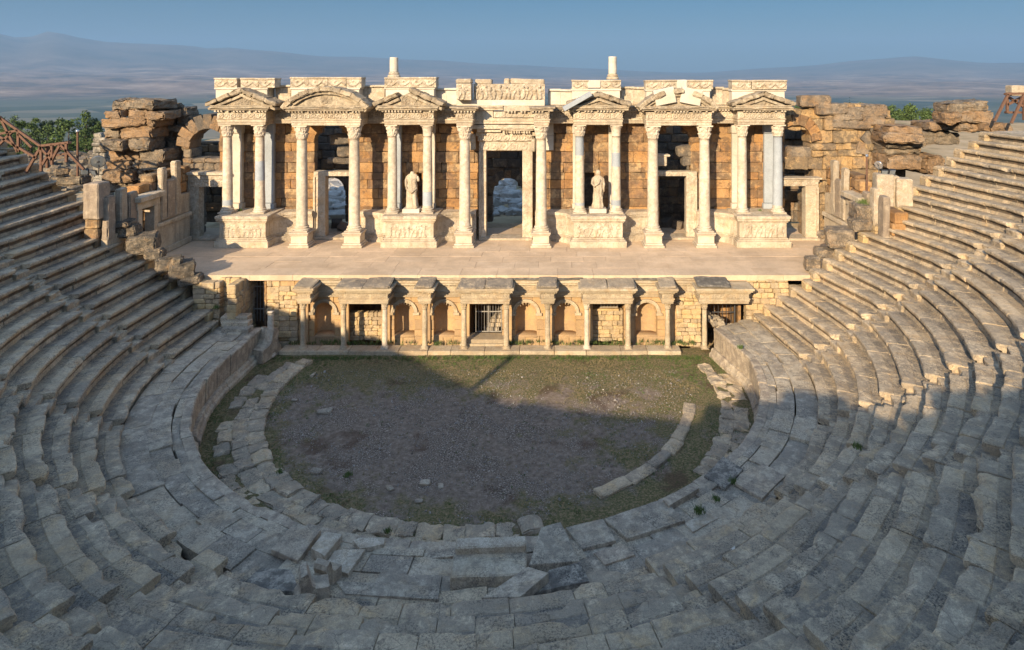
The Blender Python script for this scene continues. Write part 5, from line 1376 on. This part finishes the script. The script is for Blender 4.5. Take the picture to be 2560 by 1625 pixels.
# ================================================================== TIMBER, LAMPS
def scaffold_left():
    T = thing('timber_frame', 'reddish timber stair frame at the upper left edge above the seats', 'wooden frame', (X(100, 32), Y(32), 8.2))
    B = lambda *pts, w=.105: (lambda mb: (beam(mb, pts[0], pts[1], w, w), mb.build('beam', M_wood, T)))(MB())
    q = lambda px, py, Z: (X(px, Z), Y(Z), ZZ(py, Z))
    for a, b in (((-20, 280), (103, 366)), ((-20, 330), (92, 395)), ((-25, 385), (30, 330)), ((0, 292), (45, 380)), ((46, 330), (46, 380)), ((46, 335), (80, 368)), ((-5, 335), (46, 326))): B(q(*a, 31.4), q(*b, 31.4))
    for a, b in (((103, 366), (103, 428)), ((103, 366), (65, 432)), ((103, 364), (172, 356)), ((130, 362), (130, 412)), ((166, 358), (166, 405)), ((103, 370), (130, 400)), ((130, 400), (150, 362)), ((106, 412), (128, 375)), ((150, 360), (210, 423))): B(q(*a, 31.4), q(*b, 31.4))
    for a, b in (((118, 368), (118, 420)), ((118, 392), (166, 384)), ((132, 386), (166, 366)), ((112, 366), (176, 356))): B(q(*a, 32.6), q(*b, 32.6), w=.10)
    B(q(103, 366, 31.4), q(112, 366, 32.6)); B(q(172, 357, 31.4), q(176, 356, 32.6))
scaffold_left()
def scaffold_right():
    T = thing('timber_frame', 'weathered timber trestle at the upper right edge behind the seats', 'wooden frame', (X(2530, 33), Y(33), 9.8))
    q = lambda px, py, Z: (X(px, Z), Y(Z), ZZ(py, Z))
    for a, b, Z in (((2512, 235), (2620, 232), 33), ((2520, 236), (2486, 303), 33), ((2560, 236), (2528, 308), 33), ((2518, 236), (2518, 282), 33.6), ((2560, 236), (2560, 300), 33.6), ((2518, 262), (2560, 240), 33.6), ((2518, 240), (2560, 268), 33.6), ((2512, 236), (2512, 234), 33), ((2512, 281), (2600, 281), 33.8), ((2516, 234), (2600, 230), 34.2)):
        mb = MB(); beam(mb, q(*a, Z), q(*b, Z), .11, .11); mb.build('beam', M_wood, T)
    mb = MB(); block(mb, (X(2552, 34), Y(34.4), ZZ(227, 34)), (.35, .3, .28), None, .04, .05); tag(mb.build('marble_block', M_white), 'pale stone behind the top of the right timber trestle', 'block')
scaffold_right()
def lamp(name, lab, px, py, Z, r=.3, kind='round', stand=.6, yaw=0., mat=M_alu):
    x, y, z = X(px, Z), Y(Z), ZZ(py, Z); T = thing(name, lab, 'floodlight', (x, y, z - stand)); 
    mb = MB(); tube(mb, [(x, y, z - stand), (x, y, z - r * .3)], .02, 6); tube(mb, [(x - r * .9, y, z), (x - r * .9, y, z - r), (x + r * .9, y, z - r), (x + r * .9, y, z)], .014, 5); mb.build('bracket', M_iron, T)
    d = Vector((math.sin(yaw), -math.cos(yaw), -.35)).normalized(); s_ = Vector((math.cos(yaw), math.sin(yaw), 0)); u = s_.cross(d) * -1
    c = Vector((x, y, z)); mb = MB()
    if kind == 'round':
        pts = [c - d * r * .9, c - d * r * .6, c - d * r * .25, c + d * r * .15]; tube(mb, pts, [r * .25, r * .5, r * .85, r], 20); mb.build('housing', M_iron if mat is M_glass else mat, T)
        mb = MB(); tube(mb, [c + d * r * .16, c + d * r * .19], [r * .93, r * .9], 20); mb.build('lamp_glass', mat, T)
        mb = MB(); tube(mb, [c + d * r * .2, c + d * r * .23], [r * .2, r * .15], 10); mb.build('bulb_cap', M_iron, T)
    else:
        R_ = Matrix((s_, d * -1, u)).transposed()
        block(mb, c, (r, r * .3, r * .8), R_, 0, .02); mb.build('housing', M_black, T)
        mb = MB(); block(mb, c + d * r * .31, (r * .85, .012, r * .65), R_, 0, .004); mb.build('lamp_glass', M_glass, T)
lamp('floodlight', 'large round floodlight in front of the left stone stack', 246, 403, 31.9, .33, 'round', .7, .5, M_glass)
lamp('floodlight', 'black box floodlight just right of the left light pole', 212, 429, 31.6, .17, 'box', .25, .4)
lamp('floodlight', 'small black box floodlight below the large round floodlight', 236, 431, 31.6, .15, 'box', .22, -.3)
lamp('floodlight', 'silver round floodlight beside the upright blocks at the right', 2197, 412, 31.3, .2, 'round', .8, -.9)
lamp('floodlight', 'pale green tinted box floodlight under the silver round one', 2212, 431, 31.2, .17, 'box', .3, -.2)
lamp('floodlight', 'white box floodlight right of the silver round one', 2229, 430, 31.1, .18, 'box', .3, .3)
def pole(px, t_, b_, Z, lab):
    T = thing('light_pole', lab, 'pole', (X(px, Z), Y(Z), ZZ(b_, Z))); mb = MB(); tube(mb, [(X(px, Z), Y(Z), ZZ(b_, Z)), (X(px, Z), Y(Z), ZZ(t_, Z))], [.055, .045], 8); mb.build('post', M_wood, T)
    mb = MB(); lathe(mb, X(px, Z), Y(Z), [(.05, ZZ(t_, Z)), (.08, ZZ(t_, Z) + .03), (.07, ZZ(t_, Z) + .09), (.02, ZZ(t_, Z) + .12)], 10); mb.build('lamp_cap', M_alu, T)
pole(194, 330, 440, 31.7, 'thin rusty pole with a small cap by the left floodlights')
pole(2167, 392, 505, 31.6, 'thin dark pole standing in front of the right ruined wall')

# ================================================================== TREES AND THE RUIN FIELD
def tree(px, pt, Z, wpx, kind, lab, grp, pb=None):
    x, y, zt_ = X(px, Z), Y(Z), ZZ(pt, Z); g = h_land(x, y) - .2; H = zt_ - g; w = wpx / (F / Z) / 2
    T = thing({'pine': 'pine_tree', 'cypress': 'cypress_tree', 'round': 'broadleaf_tree'}[kind], lab, 'tree', (x, y, g), 0, grp)
    mb = MB(); tube(mb, [(x, y, g), (x + nz(x, y) * .2, y, g + H * .35), (x, y, g + H * .8)], [H * .03 + .06, H * .02 + .04, .03], 7)
    for k in range(6 if kind != 'cypress' else 2):
        a = random.uniform(0, 6.28); zz = g + H * random.uniform(.25, .7); tube(mb, [(x, y, zz), (x + math.cos(a) * w * .7, y + math.sin(a) * w * .7, zz + H * .12)], [.05, .015], 5)
    mb.build('trunk', M_bark, T)
    mb = MB(); clumps = []
    nC = {'pine': 26, 'cypress': 16, 'round': 30}[kind]
    for k in range(nC):
        a = random.uniform(0, 6.28)
        if kind == 'cypress': t = random.random(); rr = w * (1 - t) ** .7 * random.uniform(.1, .5); zz = g + H * lerp(.08, .97, t); s = w * lerp(.75, .2, t)
        elif kind == 'pine': t = random.random(); rr = w * 1.25 * (1 - t * .8) * random.uniform(.1, .9); zz = g + H * lerp(.28, .95, t); s = w * random.uniform(.34, .55)
        else: t = random.random(); rr = w * math.sqrt(max(0, 1 - (2 * t - .9) ** 2)) * random.uniform(.1, .8); zz = g + H * lerp(.2, .93, t); s = w * random.uniform(.25, .45)
        clumps.append((x + math.cos(a) * rr, y + math.sin(a) * rr, zz, s))
    for (cx_, cy_, cz_, s) in clumps:
        for k in range(80):
            v = Vector((random.gauss(0, 1), random.gauss(0, 1), random.gauss(0, 1))).normalized() * s * random.uniform(.5, 1.05)
            p_ = Vector((cx_, cy_, cz_)) + Vector((v.x, v.y, v.z * .8)); q = s * random.uniform(.2, .42); d1 = Vector((random.gauss(0, 1), random.gauss(0, 1), random.gauss(0, 1))).normalized() * q; d2 = Vector((random.gauss(0, 1), random.gauss(0, 1), random.gauss(0, 1))).normalized() * q
            mb.add([p_, p_ + d1, p_ + d2, p_ + d1 * .6 + d2 * 1.2], [(0, 1, 3, 2)])
    mb.build('crown', M_leafd if kind == 'cypress' or (kind == 'pine' and random.random() < .3) else M_leaf, T)
LT = [(6, 292, 120, 60, 'round'), (33, 283, 135, 34, 'pine'), (52, 298, 118, 60, 'round'), (88, 288, 132, 36, 'pine'), (108, 292, 140, 30, 'pine'), (76, 300, 115, 44, 'round'), (128, 296, 128, 34, 'pine'), (150, 294, 135, 40, 'pine'), (172, 296, 112, 70, 'round'), (196, 290, 138, 34, 'pine'),
      (216, 273, 126, 40, 'pine'), (233, 282, 128, 44, 'pine'), (246, 296, 122, 40, 'round'), (20, 304, 110, 56, 'round'), (120, 306, 112, 50, 'round')]
import collections
cnt = collections.Counter()
LTL = ['tree at the far left edge beyond the timber frame', 'dark pointed pine second from the left edge', 'rounded tree behind the upper timber beam', 'upright pine left of the middle of the left grove', 'slender pine in the middle of the left grove', 'low rounded tree behind the timber frame', 'pine right of the middle of the left grove', 'dusty pine left of the wide round crown',
       'widest rounded light green tree in the left grove', 'pine just behind the thin pole', 'tallest dark pine in the left grove', 'dark pine touching the left stone stack', 'last rounded tree before the left stone stack', 'front rounded bush tree at the left edge', 'front low tree between timber frame and pole']
for (a, lab) in zip(LT, LTL): tree(a[0], a[1], a[2], a[3], a[4], lab, 'grove beyond the plateau on the left')
RT = [(1990, 262, 170, 24, 'round', 'small tree peeping over the ruin beside the facade corner'), (2124, 241, 165, 9, 'cypress', 'lone thin dark cypress above the right ruined wall'), (2152, 259, 175, 34, 'round', 'flat tree right of the cypress'),
      (2228, 268, 165, 44, 'round', 'round tree just right of the right ruined wall'), (2274, 267, 165, 48, 'round', 'broad round tree in the middle of the right grove'), (2309, 264, 172, 16, 'cypress', 'left slim conifer of the right grove'), (2326, 266, 172, 14, 'cypress', 'right slim conifer of the right grove'),
      (2316, 272, 165, 36, 'round', 'bushy tree below the slim conifers'), (2348, 276, 170, 34, 'round', 'tree right of the slim conifers'), (2250, 280, 185, 40, 'round', 'low tree between the two round trees on the right'), (2364, 270, 168, 14, 'cypress', 'small conifer beside the stacked tan stones'), (2206, 274, 180, 30, 'round', 'tree half hidden by the right ruined wall'),
      (2520, 300, 60, 22, 'round', 'green shrub between the right trestle legs'), (2296, 318, 90, 28, 'round', 'low dark shrub on the dry field at the right')]
for a in RT: tree(a[0], a[1] - 3, a[2], a[3] * 1.3, a[4], a[5], 'grove beyond the plateau on the right')
M_rub = stone('pale_rubble', [(.30, .27, .235), (.46, .42, .36), (.58, .53, .46), (.38, .33, .27)], lichen=(.2, .19, .18), lam=.5, bump=.4)
def field():
    # building ruins and loose blocks behind the facade
  for nm_, m_, lb_, n_ in (('rubble', M_rub, 'field of tumbled pale stones seen through the facade doors', 300), ('rubble', M_brown, 'tumbled stones on the dry ground beyond the left stone stack', 260)):
    mb = MB()
    for k in range(n_):
        px, Z = random.choice([(random.uniform(1225, 1312), random.uniform(45, 75)), (random.uniform(800, 875), random.uniform(44, 70))]) if m_ is M_rub else (random.uniform(60, 262), random.uniform(46, 90))
        x, y = X(px, Z), Y(Z); s = random.uniform(.12, .5)
        block(mb, (x, y, h_land(x, y) + s * .3), (s * random.uniform(.8, 1.6), s, s * .6), rot(random.gauss(0, .2), random.gauss(0, .2), random.uniform(0, 3)), .06, .05, (4, 4, 4), 0, 3)
    tag(mb.build(nm_, m_), lb_, 'rubble', kind='stuff')
  if True:
    for px, pt, pb, Z, w, lab, m_ in ((1262, 455, 482, 62, 70, 'long grey block lying behind the rubble seen through the central door', M_dark), (1248, 500, 520, 50, 34, 'white block in the rubble seen through the central door', M_white),
                              (700 - 425, 352, 0, 0, 0, None, None)):
        if not lab: continue
        mb = MB(); block(mb, (X(px, Z), Y(Z), ZZ((pt + pb) / 2, Z)), (w / (F / Z) / 2, .6, (pb - pt) / (F / Z) / 2), rot(0, .03, .1), .06, .08, (8, 5, 5)); tag(mb.build('stone_block', m_), lab, 'block')
    mb = MB(); ashlar(mb, X(231, 52), X(262, 52), 2.5, ZZ(325, 52), Y(52), .8, (), .3, .5, .5, .9, .06, .06, .05, lambda q: ZZ(325, 52) - .8 * (q - X(231, 52)) / 1.2); tag(mb.build('ruined_wall', M_dark), 'small distant wall stub between the pole and the left stone stack', 'ruin')
field()

# ================================================================== LOOSE STONES IN THE FOREGROUND
def poly_slab(name, lab, pts, z0, th, mat, tilt=None, zs=None, cat='slab', grp=None):
    """flat stone whose outline is given by photograph points on its own level"""
    P_ = [G(px, py, z0 if zs is None else zs[i]) for i, (px, py) in enumerate(pts)]
    c = sum(P_, Vector()) / len(P_); rings = []; n = len(P_)
    out = []
    for i in range(n):
        for k in range(6): out.append(P_[i].lerp(P_[(i + 1) % n], k / 6))
    m_ = len(out); mb = MB(); vs = []
    for f, dz in ((1.0, -th), (1.0, -.02), (.985, 0)):
        for p_ in out:
            q = c + (p_ - c) * f; vs.append((q.x + nz(q.x, q.y, 1, 5) * .014, q.y + nz(q.x, q.y, 2, 5) * .014, q.z + dz))
    for f in (.8, .5, .2):
        for p_ in out:
            q = c + (p_ - c) * f; vs.append((q.x, q.y, q.z + nz(q.x, q.y, 3, 3) * .02))
    vs.append(tuple(c)); R_ = 6
    fs = [(r * m_ + i, r * m_ + (i + 1) % m_, (r + 1) * m_ + (i + 1) % m_, (r + 1) * m_ + i) for r in range(R_ - 1) for i in range(m_)] + [((R_ - 1) * m_ + i, (R_ - 1) * m_ + (i + 1) % m_, R_ * m_) for i in range(m_)]
    fs.append(tuple(range(m_ - 1, -1, -1))); mb.add(vs, fs)
    bm_fix = mb.build(name, mat); tag(bm_fix, lab, cat, grp); return bm_fix
def bench():
    T = thing('marble_bench', 'white marble bench with a raised back at the front edge of the orchestra wall', 'bench', G(1230, 1400, 1.3))
    a, b = G(1142, 1342, 1.75), G(1316, 1336, 1.75); d = (b - a); L = d.length; an = math.atan2(d.y, d.x); c = (a + b) / 2
    mb = MB(); mb.xf = Matrix.Translation((c.x, c.y, 0)) @ Matrix.Rotation(an, 4, 'Z')
    block(mb, (0, -.20, 1.55), (L / 2, .15, .22), rot(.06, 0, 0), .008, .03, (14, 6, 6)); mb.build('backrest', M_white, T)
    mb = MB(); mb.xf = Matrix.Translation((c.x, c.y, 0)) @ Matrix.Rotation(an, 4, 'Z')
    block(mb, (-.02, -.68, 1.42), (L / 2 + .02, .36, .18), rot(-.04, 0, 0), .012, .03, (14, 6, 6)); mb.build('seat', M_pave, T)
bench()
poly_slab('trapezoid_slab', 'large trapezoid slab standing up at the wall edge right of the marble bench', [(1352, 1318), (1402, 1304), (1448, 1402), (1322, 1412)], 1.5, .35, M_pave, zs=[1.72, 1.72, 1.55, 1.55])
poly_slab('fallen_slab', 'long pale slab lying diagonally across the seats below the trapezoid slab', [(1204, 1494), (1320, 1416), (1372, 1432), (1300, 1492)], 1.62, .2, M_pave, zs=[1.75, 1.72, 1.8, 1.85])
poly_slab('pitted_slab', 'dark pitted block with a square hole below the trapezoid slab', [(1372, 1425), (1450, 1404), (1474, 1452), (1330, 1482)], 1.60, .2, M_dark)
poly_slab('stone_slab', 'speckled slab right of the trapezoid slab on the wall edge', [(1414, 1318), (1508, 1296), (1540, 1350), (1452, 1372)], 1.30, .08, M_pave)
poly_slab('stone_slab', 'widest slab with white worn edge on the wall top at the lower right', [(1510, 1296), (1660, 1246), (1712, 1300), (1568, 1346)], 1.31, .1, M_pave)
poly_slab('stone_slab', 'smooth grey slab below the widest slab', [(1484, 1382), (1556, 1358), (1588, 1386), (1512, 1412)], 1.30, .08, M_wallm)
poly_slab('stone_slab', 'pale two part slab on the walkway at the right of the drain', [(1850, 1184), (1908, 1158), (1962, 1190), (1905, 1246), (1838, 1206)], 1.31, .09, M_wallm)
poly_slab('stone_slab', 'white edged kerb block beside the dark drain at the lower right', [(1658, 1250), (1728, 1208), (1748, 1220), (1672, 1264)], 1.36, .16, M_wallm)
poly_slab('stone_slab', 'speckled grey slab left of the pale two part slab', [(1760, 1190), (1808, 1140), (1858, 1172), (1812, 1220)], 1.29, .08, M_dark)
poly_slab('stone_slab', 'speckled white slab on the lower right walkway', [(1712, 1308), (1772, 1276), (1796, 1294), (1732, 1330)], 1.30, .08, M_white)
poly_slab('stone_slab', 'pale slab leaning at the lower left of the marble bench', [(736, 1306), (802, 1324), (744, 1402), (678, 1372)], 1.34, .12, M_wallm)
poly_slab('stone_slab', 'small raised white slab next to the leaning pale slab', [(812, 1328), (856, 1336), (812, 1390), (778, 1370)], 1.46, .2, M_white)
poly_slab('stone_slab', 'brightest speckled white slab left of the marble bench', [(836, 1376), (914, 1372), (870, 1434), (812, 1412)], 1.33, .1, M_white)
poly_slab('stone_slab', 'broken white slab fragment above the brightest slab', [(882, 1350), (900, 1344), (962, 1346), (960, 1360), (900, 1372)], 1.31, .1, M_white)
poly_slab('stone_slab', 'cream slab strip inside the lower row right of the lion footed seat', [(838, 1452), (1100, 1466), (1096, 1498), (862, 1484)], 1.56, .08, M_pave)
poly_slab('stone_slab', 'pitted dark slab with an oval hole left of the lion footed seat', [(652, 1418), (728, 1424), (752, 1480), (590, 1472)], 1.60, .2, M_dark)
lion_block(778, 1500, 1.5, .7, rad(205), 'carved lion footed seat end standing among the lower left front seats', M_wallm)
lion_block(816, 1462, 1.4, .6, rad(250), 'broken curved seat end behind the lion footed seat', M_wallm)
poly_slab('white_fragment', 'small bright white chip lying on the lower right seats', [(1828, 1372), (1836, 1364), (1840, 1378)], 2.2, .06, M_bright)

def weeds():
    mb = MB()
    for px, py, z, n, s in ((1832, 1206, 1.25, 60, .12), (1790, 1250, 1.3, 50, .11), (1748, 1280, 1.3, 70, .15), (2145, 1120, 2.9, 60, .14), (968, 1330, .1, 50, .12), (2160, 508, 4.6, 160, .35), (2185, 500, 4.7, 120, .3), (1912, 780, 1.4, 60, .2), (1850, 870, 1.3, 60, .14), (870, 1190, .05, 60, .15), (700, 1180, .05, 50, .12), (540, 770, 2.0, 60, .16), (600, 540, 5.0, 70, .12), (1900, 530, 5.0, 40, .1)):
        p_ = G(px, py, z)
        if py < 560 and px < 2000: p_ = Vector((X(px, 36.4), Y(36.4), ZS + 1.69))
        if py < 520 and px > 2100: p_ = Vector((X(px, 31.2), Y(31.2), ZZ(py + 6, 31.2)))
        for _ in range(n):
            a = random.uniform(0, 6.28); d = random.uniform(0, s); h = s * random.uniform(.5, 1.2); bx, by = p_.x + math.cos(a) * d, p_.y + math.sin(a) * d; w = .012
            mb.add([(bx - w, by, p_.z), (bx + w, by, p_.z), (bx + random.gauss(0, h * .4), by + random.gauss(0, h * .4), p_.z + h)], [(0, 1, 2)])
    tag(mb.build('weeds', M_weed), 'weeds growing from the joints of the stones', 'weeds', kind='stuff')
weeds()

def shrubs():  # unseen foliage added behind the camera to bump the shadow edge
    for k, th in enumerate((-4, 1, 6.5, 11, 15.5, 20, 25, 31)):
        r = 28.9 + nz(k, 0, 0, 2) * .5; x, y = r * math.sin(rad(th)), -r * math.cos(rad(th)); hgt = 1.25 + .5 * nz(k, 3, 0, 1.7); g = 9.6
        T = thing('shrub', 'unseen shrub added behind the camera to cast shade on the seats', 'shrub', (x, y, g), 0, 'shrubs added behind the camera for their shadows')
        mb = MB(); tube(mb, [(x, y, g), (x + .1, y, g + hgt * .6)], .04, 6); mb.build('stem', M_bark, T); mb = MB()
        for c in range(12):
            cx_, cy_, cz_ = x + random.gauss(0, .45), y + random.gauss(0, .35), g + hgt * random.uniform(.2, .85)
            for q in range(60):
                v = Vector((random.gauss(0, 1), random.gauss(0, 1), random.gauss(0, 1))).normalized() * .34 * random.uniform(.3, 1); p_ = Vector((cx_, cy_, cz_)) + v
                d1 = Vector((random.gauss(0, 1), random.gauss(0, 1), random.gauss(0, 1))).normalized() * .10; d2 = Vector((random.gauss(0, 1), random.gauss(0, 1), random.gauss(0, 1))).normalized() * .08
                mb.add([p_, p_ + d1, p_ + d1 + d2, p_ + d2], [(0, 1, 2, 3)])
        mb.build('crown', M_leaf, T)
    T = thing('shadow_post', 'unseen post added behind the camera to throw a spike of shadow', 'post', (-11.3, -24.2, 9.5)); mb = MB(); tube(mb, [(-11.3, -24.2, 9.5), (-11.25, -24.2, 11.1)], [.16, .13], 10); mb.build('shaft', M_wood, T)  # post put in out of view to cast the spike-shaped shadow
shrubs()

def walk_wall():
    # unseen wall added behind the walkway, its top shaped for the seats' shadow edge
    T = thing('ruined_wall', 'unseen wall added behind the upper walkway to shade the right seats', 'wall', (3, -28.6, 9.5)); mb = MB(); th = -7.
    tab = [(-7, 10.7), (-4.5, 11.35), (0, 11.75), (3, 11.5), (8, 11.5), (11, 11.9), (14, 12.3), (24, 12.2), (40, 11.6), (60, 10.8)]
    while th < 60:
        w = random.uniform(1.2, 2.6); z = 9.3; tm = th + w / 2; top = itp(tm, tab) + random.gauss(0, .14)
        while z < top - .05:
            h = min(random.uniform(.35, .6), top - z); r = 28.75 + random.gauss(0, .05)
            block(mb, (r * math.sin(rad(tm)), -r * math.cos(rad(tm)), z + h / 2), (r * rad(w) / 2, .35, h / 2), rot(0, random.gauss(0, .02), rad(tm)), .05, .04, (5, 5, 4)); z += h
        th += w
    mb.build('wall', M_ruin, T)
walk_wall()
